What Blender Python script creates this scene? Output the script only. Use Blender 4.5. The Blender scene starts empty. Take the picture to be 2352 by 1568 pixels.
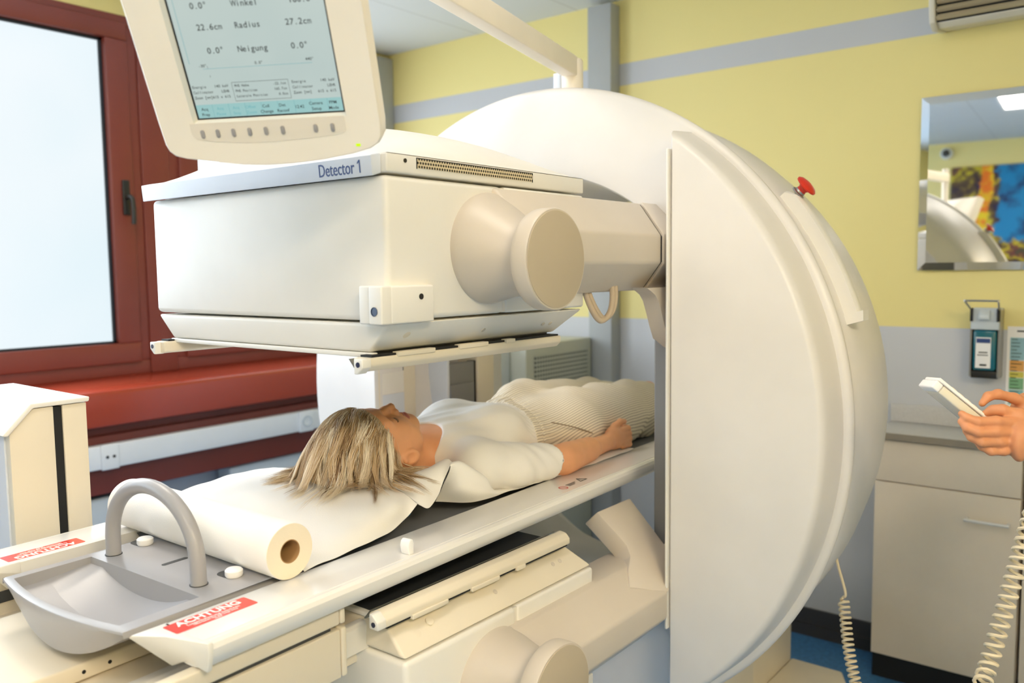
import bpy, bmesh, math, random
import numpy as np
from mathutils import Vector, Matrix

random.seed(7); RNG = np.random.default_rng(7)
SC = bpy.context.scene
COL = SC.collection
PI = math.pi

# ------------------------------------------------------------------ camera
# world: X along the examination table towards the scanner, Y towards the window wall, Z up; camera 1.55 m above the floor
R_CAM = np.array([[0.6210141, -0.78370555, -0.01212839],
                  [-0.07432598, -0.04347824, -0.99628575],
                  [0.78026735, 0.61960895, -0.08525028]])
CAM = np.array([0.0, 0.0, 1.55])
FPX = 1940.0
cam = bpy.data.cameras.new('camera'); cam.sensor_width = 36.0; cam.lens = FPX / 2352 * 36.0
cam.clip_start = 0.02
cam.dof.use_dof = True; cam.dof.focus_distance = 1.62; cam.dof.aperture_fstop = 3.2
cam_ob = bpy.data.objects.new('camera', cam); COL.objects.link(cam_ob)
_r, _d, _f = R_CAM[0], R_CAM[1], R_CAM[2]
cam_ob.matrix_world = Matrix(((_r[0], -_d[0], -_f[0], CAM[0]), (_r[1], -_d[1], -_f[1], CAM[1]), (_r[2], -_d[2], -_f[2], CAM[2]), (0, 0, 0, 1)))
SC.camera = cam_ob

# ------------------------------------------------------------------ world, view, main lights
SC.view_settings.view_transform = 'Standard'; SC.view_settings.look = 'None'
SC.view_settings.gamma = 1.0; SC.view_settings.use_curve_mapping = False
SC.view_settings.exposure = 0.0
SC.cycles.use_denoising = True
SC.cycles.max_bounces = 10; SC.cycles.diffuse_bounces = 5
world = bpy.data.worlds.new('world'); SC.world = world; world.use_nodes = True
world.node_tree.nodes['Background'].inputs[0].default_value = (0.75, 0.87, 1.0, 1)
world.node_tree.nodes['Background'].inputs[1].default_value = 1.0
PANE_STRENGTH = 0.98
FILL_PANE_STRENGTH = 4.2      # unseen window added beside the camera, its pane brightened as cool fill
# ceiling lamp panels: centre x, centre y, size x, size y
WINDOW_WATTS = 42.0
def window_light(x, z, sx, sz, w):
    l = bpy.data.lights.new('window_daylight', 'AREA'); l.shape = 'RECTANGLE'; l.size = sx; l.size_y = sz; l.energy = w; l.color = (0.84, 0.93, 1.0)
    o = bpy.data.objects.new('window_daylight', l); COL.objects.link(o); o.location = (x, 3.60, z); o.rotation_euler = (-math.pi / 2, 0, 0)
window_light(0.93, 1.88, 1.55, 1.25, WINDOW_WATTS)
WARM, NEUTRAL = (1.0, 0.82, 0.57), (1.0, 0.91, 0.80)
LAMPS = [(-0.545, 0.56, 0.75, 0.60, NEUTRAL, 12), (-0.30, -1.45, 1.20, 0.60, WARM, 40), (-1.75, -1.10, 0.72, 0.60, NEUTRAL, 18), (1.00, 0.70, 0.40, 0.30, NEUTRAL, 18), (1.05, 2.30, 0.60, 0.60, NEUTRAL, 17)]  # panels farthest back and by the window are unseen fill, added for brightness

# ------------------------------------------------------------------ helpers
def lin(c):
    return tuple(((x / 255) / 12.92 if x / 255 <= 0.04045 else ((x / 255 + 0.055) / 1.055) ** 2.4) for x in c)

def at(u, v, ax, val):
    """point of the photograph's ray (u, v) on the plane x/y/z = val"""
    d = R_CAM.T @ np.array([u - 1176.0, v - 784.0, FPX]); i = 'XYZ'.index(ax)
    return CAM + (val - CAM[i]) / d[i] * d

MATS = {}
def mat(name, rgb, rough=0.5, metal=0.0, var=0.03, scale=6.0, bump=0.0, bscale=300.0, coat=0.0, sss=0.0, spec=0.5, alpha=None):
    m = bpy.data.materials.new(name); m.use_nodes = True; nt = m.node_tree; b = nt.nodes['Principled BSDF']
    c = lin(rgb)
    b.inputs['Roughness'].default_value = rough; b.inputs['Metallic'].default_value = metal
    b.inputs['Specular IOR Level'].default_value = spec
    if coat: b.inputs['Coat Weight'].default_value = coat; b.inputs['Coat Roughness'].default_value = 0.12
    if sss:
        b.inputs['Subsurface Weight'].default_value = sss; b.inputs['Subsurface Radius'].default_value = (0.012, 0.005, 0.003)
        b.inputs['Subsurface Scale'].default_value = 1.0
    tc = nt.nodes.new('ShaderNodeTexCoord'); nz = nt.nodes.new('ShaderNodeTexNoise')
    nz.inputs['Scale'].default_value = scale; nz.inputs['Detail'].default_value = 3
    nt.links.new(tc.outputs['Object'], nz.inputs['Vector'])
    rmp = nt.nodes.new('ShaderNodeValToRGB')
    rmp.color_ramp.elements[0].position = 0.3; rmp.color_ramp.elements[1].position = 0.7
    rmp.color_ramp.elements[0].color = tuple(x * (1 - var) for x in c) + (1,)
    rmp.color_ramp.elements[1].color = tuple(min(1, x * (1 + var)) for x in c) + (1,)
    nt.links.new(nz.outputs['Fac'], rmp.inputs['Fac']); nt.links.new(rmp.outputs['Color'], b.inputs['Base Color'])
    if bump:
        n2 = nt.nodes.new('ShaderNodeTexNoise'); n2.inputs['Scale'].default_value = bscale
        nt.links.new(tc.outputs['Object'], n2.inputs['Vector'])
        bp = nt.nodes.new('ShaderNodeBump'); bp.inputs['Strength'].default_value = bump; bp.inputs['Distance'].default_value = 0.002
        nt.links.new(n2.outputs['Fac'], bp.inputs['Height']); nt.links.new(bp.outputs['Normal'], b.inputs['Normal'])
    MATS[name] = m
    return m

def math_node(nt, op, a, b=None, c=None):
    n = nt.nodes.new('ShaderNodeMath'); n.operation = op
    for i, x in enumerate((a, b, c)):
        if x is None: continue
        if isinstance(x, (int, float)): n.inputs[i].default_value = x
        else: nt.links.new(x, n.inputs[i])
    return n.outputs[0]

def emit(name, rgb_lin, strength):
    m = bpy.data.materials.new(name); m.use_nodes = True; nt = m.node_tree
    nt.nodes.remove(nt.nodes['Principled BSDF']); e = nt.nodes.new('ShaderNodeEmission')
    e.inputs[0].default_value = tuple(rgb_lin) + (1,); e.inputs[1].default_value = strength
    nt.links.new(e.outputs[0], nt.nodes['Material Output'].inputs[0]); MATS[name] = m
    return m

class MB:
    def __init__(self): self.bm = bmesh.new()
    def _merge(self, t, bevel=0, seg=3, ang=25):
        if bevel:
            t.normal_update()
            es = [e for e in t.edges if len(e.link_faces) == 2 and e.calc_face_angle(0) > math.radians(ang)]
            bmesh.ops.bevel(t, geom=es, offset=bevel, segments=seg, profile=0.5, affect='EDGES', clamp_overlap=True)
        me = bpy.data.meshes.new('t'); t.to_mesh(me); t.free(); self.bm.from_mesh(me); bpy.data.meshes.remove(me)
        return self
    def box(self, x0, x1, y0, y1, z0, z1, bevel=0, seg=3):
        t = bmesh.new(); x0, x1 = sorted((x0, x1)); y0, y1 = sorted((y0, y1)); z0, z1 = sorted((z0, z1))
        v = [t.verts.new((x, y, z)) for x in (x0, x1) for y in (y0, y1) for z in (z0, z1)]
        for f in ((0, 1, 3, 2), (4, 6, 7, 5), (0, 4, 5, 1), (2, 3, 7, 6), (0, 2, 6, 4), (1, 5, 7, 3)): t.faces.new([v[i] for i in f])
        bmesh.ops.recalc_face_normals(t, faces=t.faces)
        return self._merge(t, bevel, seg)
    def hull8(self, pts, bevel=0, seg=3):
        """a box given by its eight corners, bottom ring then top ring"""
        t = bmesh.new(); v = [t.verts.new(p) for p in pts]
        for f in ((3, 2, 1, 0), (4, 5, 6, 7), (0, 1, 5, 4), (1, 2, 6, 5), (2, 3, 7, 6), (3, 0, 4, 7)): t.faces.new([v[i] for i in f])
        bmesh.ops.recalc_face_normals(t, faces=t.faces)
        return self._merge(t, bevel, seg)
    def prism(self, pts, axis, a0, a1, bevel=0, seg=3, ang=25):
        """polygon (two coordinates) pushed along an axis"""
        def P(p, a):
            return {'x': (a, p[0], p[1]), 'y': (p[0], a, p[1]), 'z': (p[0], p[1], a)}[axis]
        t = bmesh.new(); A = [t.verts.new(P(p, a0)) for p in pts]; B = [t.verts.new(P(p, a1)) for p in pts]; n = len(pts)
        t.faces.new(A); t.faces.new(B[::-1])
        for i in range(n): t.faces.new((A[i], B[i], B[(i + 1) % n], A[(i + 1) % n]))
        bmesh.ops.recalc_face_normals(t, faces=t.faces)
        return self._merge(t, bevel, seg, ang)
    def loft(self, rings, closed=True, cap=True, bevel=0, seg=2):
        t = bmesh.new(); V = [[t.verts.new(p) for p in r] for r in rings]; n = len(rings[0])
        for a, b in zip(V[:-1], V[1:]):
            for i in range(n if closed else n - 1):
                j = (i + 1) % n; t.faces.new((a[i], a[j], b[j], b[i]))
        if cap and closed: t.faces.new(V[0][::-1]); t.faces.new(V[-1])
        bmesh.ops.recalc_face_normals(t, faces=t.faces)
        return self._merge(t, bevel, seg)
    def tube(self, path, r, n=10, cap=True, closed=False):
        P = [Vector(p) for p in path]; rr = r if hasattr(r, '__len__') else [r] * len(P); rings = []
        nrm = None; m = len(P)
        for i, p in enumerate(P):
            if closed: tg = P[(i + 1) % m] - P[i - 1]
            else: tg = (P[min(i + 1, m - 1)] - P[max(i - 1, 0)])
            tg.normalize()
            if nrm is None:
                nrm = tg.orthogonal().normalized()
            nrm = (nrm - tg * nrm.dot(tg)).normalized(); b = tg.cross(nrm)
            rings.append([p + (nrm * math.cos(2 * PI * k / n) + b * math.sin(2 * PI * k / n)) * rr[i] for k in range(n)])
        if closed: rings.append(rings[0]); return self.loft(rings, True, False)
        return self.loft(rings, True, cap)
    def lathe(self, prof, origin, axis, n=48, cap=True):
        """prof: list of (radius, height along axis)"""
        ax = Vector(axis).normalized(); u = ax.orthogonal().normalized(); w = ax.cross(u); o = Vector(origin)
        rings = [[o + ax * h + (u * math.cos(2 * PI * k / n) + w * math.sin(2 * PI * k / n)) * max(r, 1e-5) for k in range(n)] for r, h in prof]
        return self.loft(rings, True, cap)
    def grid(self, fn, nu, nv, thick=0):
        t = bmesh.new(); V = [[t.verts.new(fn(i / nu, j / nv)) for j in range(nv + 1)] for i in range(nu + 1)]
        for i in range(nu):
            for j in range(nv): t.faces.new((V[i][j], V[i + 1][j], V[i + 1][j + 1], V[i][j + 1]))
        if thick:
            t.normal_update()
            bmesh.ops.solidify(t, geom=t.faces[:], thickness=thick)
        return self._merge(t)
    def raw(self, verts, faces):
        me = bpy.data.meshes.new('t'); me.from_pydata([tuple(map(float, v)) for v in verts], [], [tuple(map(int, f)) for f in faces]); self.bm.from_mesh(me); bpy.data.meshes.remove(me)
        return self
    def transform(self, M): bmesh.ops.transform(self.bm, matrix=M, verts=self.bm.verts); return self
    def flip(self): bmesh.ops.reverse_faces(self.bm, faces=self.bm.faces); return self
    def mesh(self, name, ang=38):
        me = bpy.data.meshes.new(name); bm = self.bm; bm.normal_update()
        for f in bm.faces: f.smooth = True
        for e in bm.edges:
            if len(e.link_faces) == 2 and e.calc_face_angle(0) > math.radians(ang): e.smooth = False
        bm.to_mesh(me); bm.free()
        return me

WM = {}   # world matrix of every empty made here
def thing(name, label, cat, loc=(0, 0, 0), rot=None, group=None):
    o = bpy.data.objects.new(name, None); COL.objects.link(o); o.empty_display_size = 0.05
    M = Matrix.Translation(loc) @ (rot.to_4x4() if rot is not None else Matrix.Identity(4))
    o.matrix_world = M; WM[o.name] = M
    o['label'] = label; o['category'] = cat
    if group: o['group'] = group
    return o

def part(name, mb, m, parent=None, label=None, world=True, ang=38, stuff=False):
    """link the collected shape as one mesh object; world=True: coordinates are world coordinates, else the parent's own"""
    me = mb.mesh(name, ang) if isinstance(mb, MB) else mb
    o = bpy.data.objects.new(name, me); COL.objects.link(o)
    for x in (m if isinstance(m, (list, tuple)) else [m]): me.materials.append(x)
    if parent is not None:
        o.parent = parent
        M = WM[parent.name]
        if world: me.transform(M.inverted())
        WM[o.name] = M
    if label: o['label'] = label
    if stuff: o['kind'] = 'stuff'
    return o

def single(name, mb, m, label, cat, group=None, ang=38):
    o = part(name, mb, m, ang=ang); o['label'] = label; o['category'] = cat
    if group: o['group'] = group
    WM[o.name] = Matrix.Identity(4)
    return o

def struct(name, mb, m, parent=None):
    o = part(name, mb, m, parent)
    if parent is None: o['kind'] = 'structure'; WM[o.name] = Matrix.Identity(4)
    return o

def text_mb(s, size, M, depth=0.0004, sx=1.0, align='LEFT', bold=0.0, mono=None, sp=1.0):
    """lettering as a thin mesh: text runs along M's x axis, up along its y axis, facing its z axis"""
    mb = MB()
    def one(ch, dx, al, cw=1.0):
        cu = bpy.data.curves.new('t', 'FONT'); cu.body = ch; cu.size = size; cu.align_x = al; cu.align_y = 'TOP_BASELINE'; cu.extrude = depth; cu.offset = bold
        cu.resolution_u = 3; cu.space_character = sp
        ob = bpy.data.objects.new('t', cu); COL.objects.link(ob)
        dg = bpy.context.evaluated_depsgraph_get(); me = bpy.data.meshes.new_from_object(ob.evaluated_get(dg))
        me.transform(M @ Matrix.Translation((dx, -.33 * size, 0)) @ Matrix.Diagonal((sx * cw, 1, 1, 1)))
        mb.bm.from_mesh(me); bpy.data.meshes.remove(me); bpy.data.objects.remove(ob); bpy.data.curves.remove(cu)
    if mono:
        n = len(s); off = {'LEFT': 0.5, 'CENTER': 0.5 - n / 2, 'RIGHT': 0.5 - n}[align]
        for i, ch in enumerate(s):
            if ch != ' ': one(ch, (i + off) * mono, 'CENTER', .70 if ch in 'WMm' else .85 if ch in 'NwRHC' else 1.0)
    else: one(s, 0, align)
    return mb

def frame_m(o, x, y):
    """matrix with origin o and axes x, y (orthonormalised)"""
    x = Vector(x).normalized(); y = Vector(y); y = (y - x * y.dot(x)).normalized(); z = x.cross(y)
    return Matrix(((x[0], y[0], z[0], o[0]), (x[1], y[1], z[1], o[1]), (x[2], y[2], z[2], o[2]), (0, 0, 0, 1)))

# signed-distance sculpting (for people): primitives joined with a smooth blend, surfaced on a grid
class Sculpt:
    def __init__(self, lo, hi, h):
        self.lo = np.array(lo, float); self.h = h; self.n = np.ceil((np.array(hi) - self.lo) / h).astype(int) + 1
        self.d = np.full(self.n, 1.0, np.float32)
    def _sub(self, a, b):
        i0 = np.clip(np.floor((a - self.lo) / self.h).astype(int), 0, self.n); i1 = np.clip(np.ceil((b - self.lo) / self.h).astype(int) + 1, 0, self.n)
        if np.any(i1 <= i0): return None, None
        sl = tuple(slice(p, q) for p, q in zip(i0, i1))
        ax = [self.lo[k] + self.h * np.arange(i0[k], i1[k]) for k in range(3)]
        return sl, np.meshgrid(*ax, indexing='ij', sparse=True)
    def _mix(self, sl, e, k, op):
        d = self.d[sl]
        if op == 'add':
            hh = np.clip(0.5 + 0.5 * (d - e) / k, 0, 1); self.d[sl] = d * (1 - hh) + e * hh - k * hh * (1 - hh)
        else:
            hh = np.clip(0.5 - 0.5 * (d + e) / k, 0, 1); self.d[sl] = d * (1 - hh) - e * hh + k * hh * (1 - hh)
    def cap(self, a, b, ra, rb=None, k=0.01, op='add'):
        rb = ra if rb is None else rb; a = np.array(a, float); b = np.array(b, float); m = max(ra, rb) + k * 2 + 4 * self.h
        sl, g = self._sub(np.minimum(a, b) - m, np.maximum(a, b) + m)
        if sl is None: return self
        ba = b - a; L = max(float(ba @ ba), 1e-12)
        t = np.clip(sum((g[i] - a[i]) * ba[i] for i in range(3)) / L, 0, 1)
        e = np.sqrt(sum((g[i] - a[i] - t * ba[i]) ** 2 for i in range(3))) - (ra + (rb - ra) * t)
        self._mix(sl, e.astype(np.float32), k, op); return self
    def chain(self, pts, rs, k=0.01):
        for i in range(len(pts) - 1): self.cap(pts[i], pts[i + 1], rs[i], rs[i + 1], k)
        return self
    def ell(self, c, r, k=0.02, op='add', rot=None):
        c = np.array(c, float); r = np.array(r, float); m = r.max() + k * 2 + 4 * self.h
        sl, g = self._sub(c - m, c + m)
        if sl is None: return self
        q = [g[i] - c[i] for i in range(3)]
        if rot is not None: q = [sum(rot[j][i] * q[j] for j in range(3)) for i in range(3)]
        k0 = np.sqrt(sum((q[i] / r[i]) ** 2 for i in range(3))); k1 = np.sqrt(sum((q[i] / r[i] ** 2) ** 2 for i in range(3))) + 1e-9
        self._mix(sl, (k0 * (k0 - 1) / k1).astype(np.float32), k, op); return self
    def field(self, fn):
        ax = [self.lo[k] + self.h * np.arange(self.n[k]) for k in range(3)]
        g = np.meshgrid(*ax, indexing='ij', sparse=True); self.d = fn(self.d, *g).astype(np.float32); return self
    def surface(self):
        d = self.d; s = d < 0
        def corners(a):
            return [a[i:a.shape[0] - 1 + i, j:a.shape[1] - 1 + j, l:a.shape[2] - 1 + l] for i in (0, 1) for j in (0, 1) for l in (0, 1)]
        cs = corners(s); cnt = sum(c.astype(np.int8) for c in cs); act = (cnt > 0) & (cnt < 8)
        idx = np.argwhere(act); ids = -np.ones(act.shape, np.int64); ids[act] = np.arange(len(idx))
        dv = np.stack([c[act] for c in corners(d)], 1)
        off = np.array([(i, j, l) for i in (0, 1) for j in (0, 1) for l in (0, 1)], float)
        acc = np.zeros((len(idx), 3)); w = np.zeros(len(idx))
        for a in range(8):
            for b in range(a + 1, 8):
                if np.abs(off[a] - off[b]).sum() != 1: continue
                da, db = dv[:, a], dv[:, b]; x = (da < 0) != (db < 0); t = np.where(x, da / np.where(x, da - db, 1), 0)
                acc += np.where(x[:, None], off[a] + t[:, None] * (off[b] - off[a]), 0); w += x
        V = self.lo + self.h * (idx + acc / w[:, None]); F = []
        for ax in range(3):
            o1, o2 = [(1, 2), (2, 0), (0, 1)][ax]
            A = s; sh = [slice(None)] * 3; sh2 = list(sh); sh[ax] = slice(0, -1); sh2[ax] = slice(1, None)
            c0 = A[tuple(sh)]; c1 = A[tuple(sh2)]; x = np.argwhere(c0 != c1)
            x = x[(x[:, o1] > 0) & (x[:, o2] > 0) & (x[:, o1] < A.shape[o1] - 1) & (x[:, o2] < A.shape[o2] - 1)]
            q = []
            for (p1, p2) in ((1, 1), (0, 1), (0, 0), (1, 0)):
                y = x.copy(); y[:, o1] -= p1; y[:, o2] -= p2; q.append(ids[y[:, 0], y[:, 1], y[:, 2]])
            q = np.stack(q, 1); inv = ~c0[tuple(x.T)]; q[inv] = q[inv][:, ::-1]; F.append(q)
        return V, np.concatenate(F)
    def mb(self, mb=None):
        V, F = self.surface(); mb = mb or MB(); return mb.raw(V, F)

def bez(P, n=24):
    """smooth curve through the given points"""
    P = [np.array(p, float) for p in P]; out = []
    Q = [2 * P[0] - P[1]] + P + [2 * P[-1] - P[-2]]
    for i in range(1, len(Q) - 2):
        a, b, c, d = Q[i - 1:i + 3]
        for t in np.linspace(0, 1, n, endpoint=False):
            out.append(0.5 * (2 * b + (c - a) * t + (2 * a - 5 * b + 4 * c - d) * t * t + (3 * b - 3 * c + d - a) * t ** 3))
    out.append(P[-1]); return out

def rrect(x0, x1, y0, y1, r, n=5):
    pts = []
    for cx, cy, a in ((x1 - r, y1 - r, 0), (x0 + r, y1 - r, 90), (x0 + r, y0 + r, 180), (x1 - r, y0 + r, 270)):
        for k in range(n + 1): q = math.radians(a + 90 * k / n); pts.append((cx + r * math.cos(q), cy + r * math.sin(q)))
    return pts

# ------------------------------------------------------------------ materials
M_white = mat('warm_white_plastic', (232, 229, 222), 0.42, bump=0.05, bscale=900)
M_cream = mat('cream_plastic', (228, 218, 198), 0.45, bump=0.05, bscale=900)
M_arm = mat('grey_beige_plastic', (206, 196, 182), 0.40, bump=0.04, bscale=700)
M_cap = mat('matt_beige_cap', (188, 174, 150), 0.60)
M_gantry = mat('scanner_white', (225, 221, 216), 0.38, bump=0.03, bscale=700)
M_coolwhite = mat('pale_blue_trim', (214, 220, 230), 0.40)
M_grey = mat('grey_moulded_plastic', (166, 165, 168), 0.34, bump=0.05, bscale=900)
M_midgrey = mat('mid_grey_panel', (128, 128, 128), 0.5)
M_pallet = mat('grey_pallet_mat', (128, 130, 133), 0.55)
M_dark = mat('dark_grey_plastic', (62, 64, 66), 0.5)
M_black = mat('black_gap', (16, 16, 17), 0.6)
M_screw = mat('dark_steel', (60, 58, 55), 0.35, metal=0.6)
M_steel = mat('brushed_steel', (178, 176, 172), 0.3, metal=0.9)
M_red = mat('red_signal_plastic', (214, 52, 30), 0.35)
M_sticker = mat('red_sticker', (236, 60, 44), 0.30, coat=0.4)
M_letter = mat('white_print', (250, 248, 246), 0.5)
M_blueprint = mat('blue_print', (50, 72, 126), 0.5)
M_ink = mat('black_print', (32, 32, 34), 0.6)
M_redink = mat('red_print', (190, 60, 50), 0.6)
M_rail = mat('glossy_white_rail', (237, 235, 231), 0.22, coat=0.3)
M_paper = mat('tissue_paper', (248, 246, 243), 0.85, bump=0.12, bscale=420, spec=0.2)
M_paperend = mat('paper_roll_end', (242, 230, 208), 0.9, bump=0.2, bscale=500, spec=0.2)
M_card = mat('cardboard_core', (176, 138, 92), 0.85)
M_blue = mat('blue_cushion', (24, 122, 176), 0.5)
M_frame = mat('oxblood_frame', (126, 58, 46), 0.36, var=0.04)
M_sill = mat('oxblood_sill', (166, 64, 44), 0.22, coat=0.25)
M_gasket = mat('black_gasket', (28, 34, 42), 0.5)
M_duct = mat('white_trunking', (236, 239, 241), 0.45)
M_boxduct = mat('painted_duct', (172, 175, 175), 0.5)
M_rad = mat('radiator_enamel', (205, 214, 220), 0.4)
M_skin = mat('skin', (230, 168, 124), 0.5, sss=0.12, var=0.05, scale=25, bump=0.08, bscale=500)
M_skin2 = mat('tanned_skin', (214, 146, 102), 0.5, sss=0.12, var=0.06, scale=30, bump=0.1, bscale=450)
M_lip = mat('lip', (196, 112, 98), 0.4, sss=0.1)
M_lash = mat('dark_lash', (44, 30, 24), 0.7)
M_brow = mat('brow_hair', (150, 112, 78), 0.8)
M_shirt = mat('white_cotton', (244, 241, 236), 0.85, bump=0.15, bscale=600, spec=0.2)
M_worktop = mat('grey_worktop', (206, 203, 198), 0.3, var=0.05, scale=120)
M_edge = mat('worktop_edge', (158, 148, 132), 0.4)
M_cab = mat('cabinet_laminate', (242, 228, 208), 0.4)
M_plinth = mat('black_plinth', (20, 18, 18), 0.6)
M_acplastic = mat('aircon_plastic', (218, 212, 196), 0.42)
M_louvre = mat('aircon_louvre', (190, 176, 146), 0.5)
M_liquid = mat('teal_liquid_bottle', (14, 104, 120), 0.18, coat=0.5)
M_clear = mat('frosted_grip', (222, 216, 200), 0.25, coat=0.5)
M_cable = mat('cream_cable', (222, 208, 178), 0.45)
M_hose = mat('beige_hose', (196, 178, 154), 0.5)
M_skirting = mat('anthracite_skirting', (64, 62, 64), 0.5)
M_ceiltile = mat('ceiling_tile', (206, 208, 208), 0.85, bump=0.2, bscale=200)
M_lens = mat('black_lens', (10, 10, 12), 0.1, coat=0.6)
M_bluelens = mat('navy_sensor', (30, 40, 70), 0.25, coat=0.4)
M_collim = mat('collimator_dark', (52, 54, 56), 0.45, bump=0.1, bscale=900)
M_strip = mat('smoke_guard', (120, 118, 108), 0.2, coat=0.4)
M_button = mat('grey_key', (160, 156, 154), 0.45)
M_bezel = mat('monitor_beige', (247, 238, 223), 0.45, bump=0.05, bscale=900)
M_coat = mat('white_coat', (236, 236, 238), 0.85)
M_brownhair = mat('brown_hair', (92, 64, 44), 0.6)
M_led = emit('green_led', lin((190, 230, 20)), 1.4)

def wall_paint(name, stripe=True, dado=True):
    """yellow wall paint with a grey stripe and a grey dado, both painted at fixed heights"""
    m = bpy.data.materials.new(name); m.use_nodes = True; nt = m.node_tree; b = nt.nodes['Principled BSDF']
    b.inputs['Roughness'].default_value = 0.55
    g = nt.nodes.new('ShaderNodeNewGeometry'); sp = nt.nodes.new('ShaderNodeSeparateXYZ'); nt.links.new(g.outputs['Position'], sp.inputs[0])
    z = sp.outputs[2]; y0, gr, dd = lin((238, 223, 150)), lin((196, 198, 203)), lin((206, 207, 210))
    mix = nt.nodes.new('ShaderNodeMix'); mix.data_type = 'RGBA'; mix.inputs[6].default_value = y0 + (1,); mix.inputs[7].default_value = gr + (1,)
    f = math_node(nt, 'MULTIPLY', math_node(nt, 'GREATER_THAN', z, 2.393), math_node(nt, 'LESS_THAN', z, 2.492))
    if stripe: nt.links.new(f, mix.inputs[0])
    else: mix.inputs[0].default_value = 0
    mx2 = nt.nodes.new('ShaderNodeMix'); mx2.data_type = 'RGBA'; nt.links.new(mix.outputs[2], mx2.inputs[6]); mx2.inputs[7].default_value = dd + (1,)
    if dado: nt.links.new(math_node(nt, 'LESS_THAN', z, 1.312), mx2.inputs[0])
    else: mx2.inputs[0].default_value = 0
    nz = nt.nodes.new('ShaderNodeTexNoise'); nz.inputs['Scale'].default_value = 220; nt.links.new(g.outputs['Position'], nz.inputs['Vector'])
    bp = nt.nodes.new('ShaderNodeBump'); bp.inputs['Strength'].default_value = 0.12; bp.inputs['Distance'].default_value = 0.002
    nt.links.new(nz.outputs['Fac'], bp.inputs['Height']); nt.links.new(bp.outputs['Normal'], b.inputs['Normal'])
    nt.links.new(mx2.outputs[2], b.inputs['Base Color']); return m
M_wall = wall_paint('yellow_wall_paint'); M_wallplain = wall_paint('yellow_wall_plain', False, True)

def floor_mat():
    m = mat('blue_linoleum', (74, 128, 180), 0.4, var=0.18, scale=60); return m
M_floor = floor_mat()

def hole_mat(name, base, hole, pu, pv, rad, axis_u=0, stagger=False, rough=0.45):
    """sheet punched with round holes on a grid (pattern in the sheet's own material)"""
    m = bpy.data.materials.new(name); m.use_nodes = True; nt = m.node_tree; b = nt.nodes['Principled BSDF']
    b.inputs['Roughness'].default_value = rough
    g = nt.nodes.new('ShaderNodeNewGeometry'); sp = nt.nodes.new('ShaderNodeSeparateXYZ'); nt.links.new(g.outputs['Position'], sp.inputs[0])
    u = math_node(nt, 'DIVIDE', sp.outputs[axis_u], pu); v = math_node(nt, 'DIVIDE', sp.outputs[2], pv)
    if stagger: u = math_node(nt, 'ADD', u, math_node(nt, 'MULTIPLY', 0.5, math_node(nt, 'MODULO', math_node(nt, 'FLOOR', v), 2.0)))
    fu = math_node(nt, 'MULTIPLY', math_node(nt, 'SUBTRACT', math_node(nt, 'FRACT', u), 0.5), pu)
    fv = math_node(nt, 'MULTIPLY', math_node(nt, 'SUBTRACT', math_node(nt, 'FRACT', v), 0.5), pv)
    dd = math_node(nt, 'SQRT', math_node(nt, 'ADD', math_node(nt, 'MULTIPLY', fu, fu), math_node(nt, 'MULTIPLY', fv, fv)))
    mix = nt.nodes.new('ShaderNodeMix'); mix.data_type = 'RGBA'; mix.inputs[6].default_value = lin(base) + (1,); mix.inputs[7].default_value = lin(hole) + (1,)
    nt.links.new(math_node(nt, 'LESS_THAN', dd, rad), mix.inputs[0]); nt.links.new(mix.outputs[2], b.inputs['Base Color']); return m
M_vent = hole_mat('perforated_vent_sheet', (214, 200, 168), (40, 34, 26), 0.0062, 0.0062, 0.0021, 0, True)
M_grille = hole_mat('perforated_steel_sheet', (196, 198, 184), (70, 72, 66), 0.0195, 0.0195, 0.0062, 0)

def pane_mat(name='frosted_daylight_glass', strength=PANE_STRENGTH, ca=(0.78, 0.91, 0.97, 1), cb=(0.90, 0.965, 1.0, 1)):
    """frosted window glass with the overcast sky behind it"""
    m = bpy.data.materials.new(name); m.use_nodes = True; nt = m.node_tree
    nt.nodes.remove(nt.nodes['Principled BSDF']); e = nt.nodes.new('ShaderNodeEmission')
    g = nt.nodes.new('ShaderNodeNewGeometry'); nz = nt.nodes.new('ShaderNodeTexNoise'); nz.inputs['Scale'].default_value = 1.3
    nt.links.new(g.outputs['Position'], nz.inputs['Vector'])
    r = nt.nodes.new('ShaderNodeValToRGB'); r.color_ramp.elements[0].position = 0.3; r.color_ramp.elements[1].position = 0.7
    r.color_ramp.elements[0].color = ca; r.color_ramp.elements[1].color = cb
    nt.links.new(nz.outputs['Fac'], r.inputs[0]); nt.links.new(r.outputs[0], e.inputs[0]); e.inputs[1].default_value = strength
    gl = nt.nodes.new('ShaderNodeBsdfGlossy'); gl.inputs['Roughness'].default_value = 0.35; gl.inputs[0].default_value = (0.04, 0.04, 0.04, 1)
    ad = nt.nodes.new('ShaderNodeAddShader'); nt.links.new(e.outputs[0], ad.inputs[0]); nt.links.new(gl.outputs[0], ad.inputs[1])
    nt.links.new(ad.outputs[0], nt.nodes['Material Output'].inputs[0]); return m
M_pane = pane_mat(); M_fillpane = pane_mat('unseen_fill_glass', FILL_PANE_STRENGTH, (.58, .78, 1, 1), (.66, .84, 1, 1)); M_sidepane = pane_mat('bright_sky_glass', 3.2)  # the strong blue pane belongs to an added window that fills front faces

def mirror_mat():
    m = bpy.data.materials.new('silvered_mirror'); m.use_nodes = True; b = m.node_tree.nodes['Principled BSDF']
    b.inputs['Metallic'].default_value = 1; b.inputs['Roughness'].default_value = 0.02; b.inputs['Base Color'].default_value = (0.92, 0.93, 0.93, 1); return m
M_mirror = mirror_mat()

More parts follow.
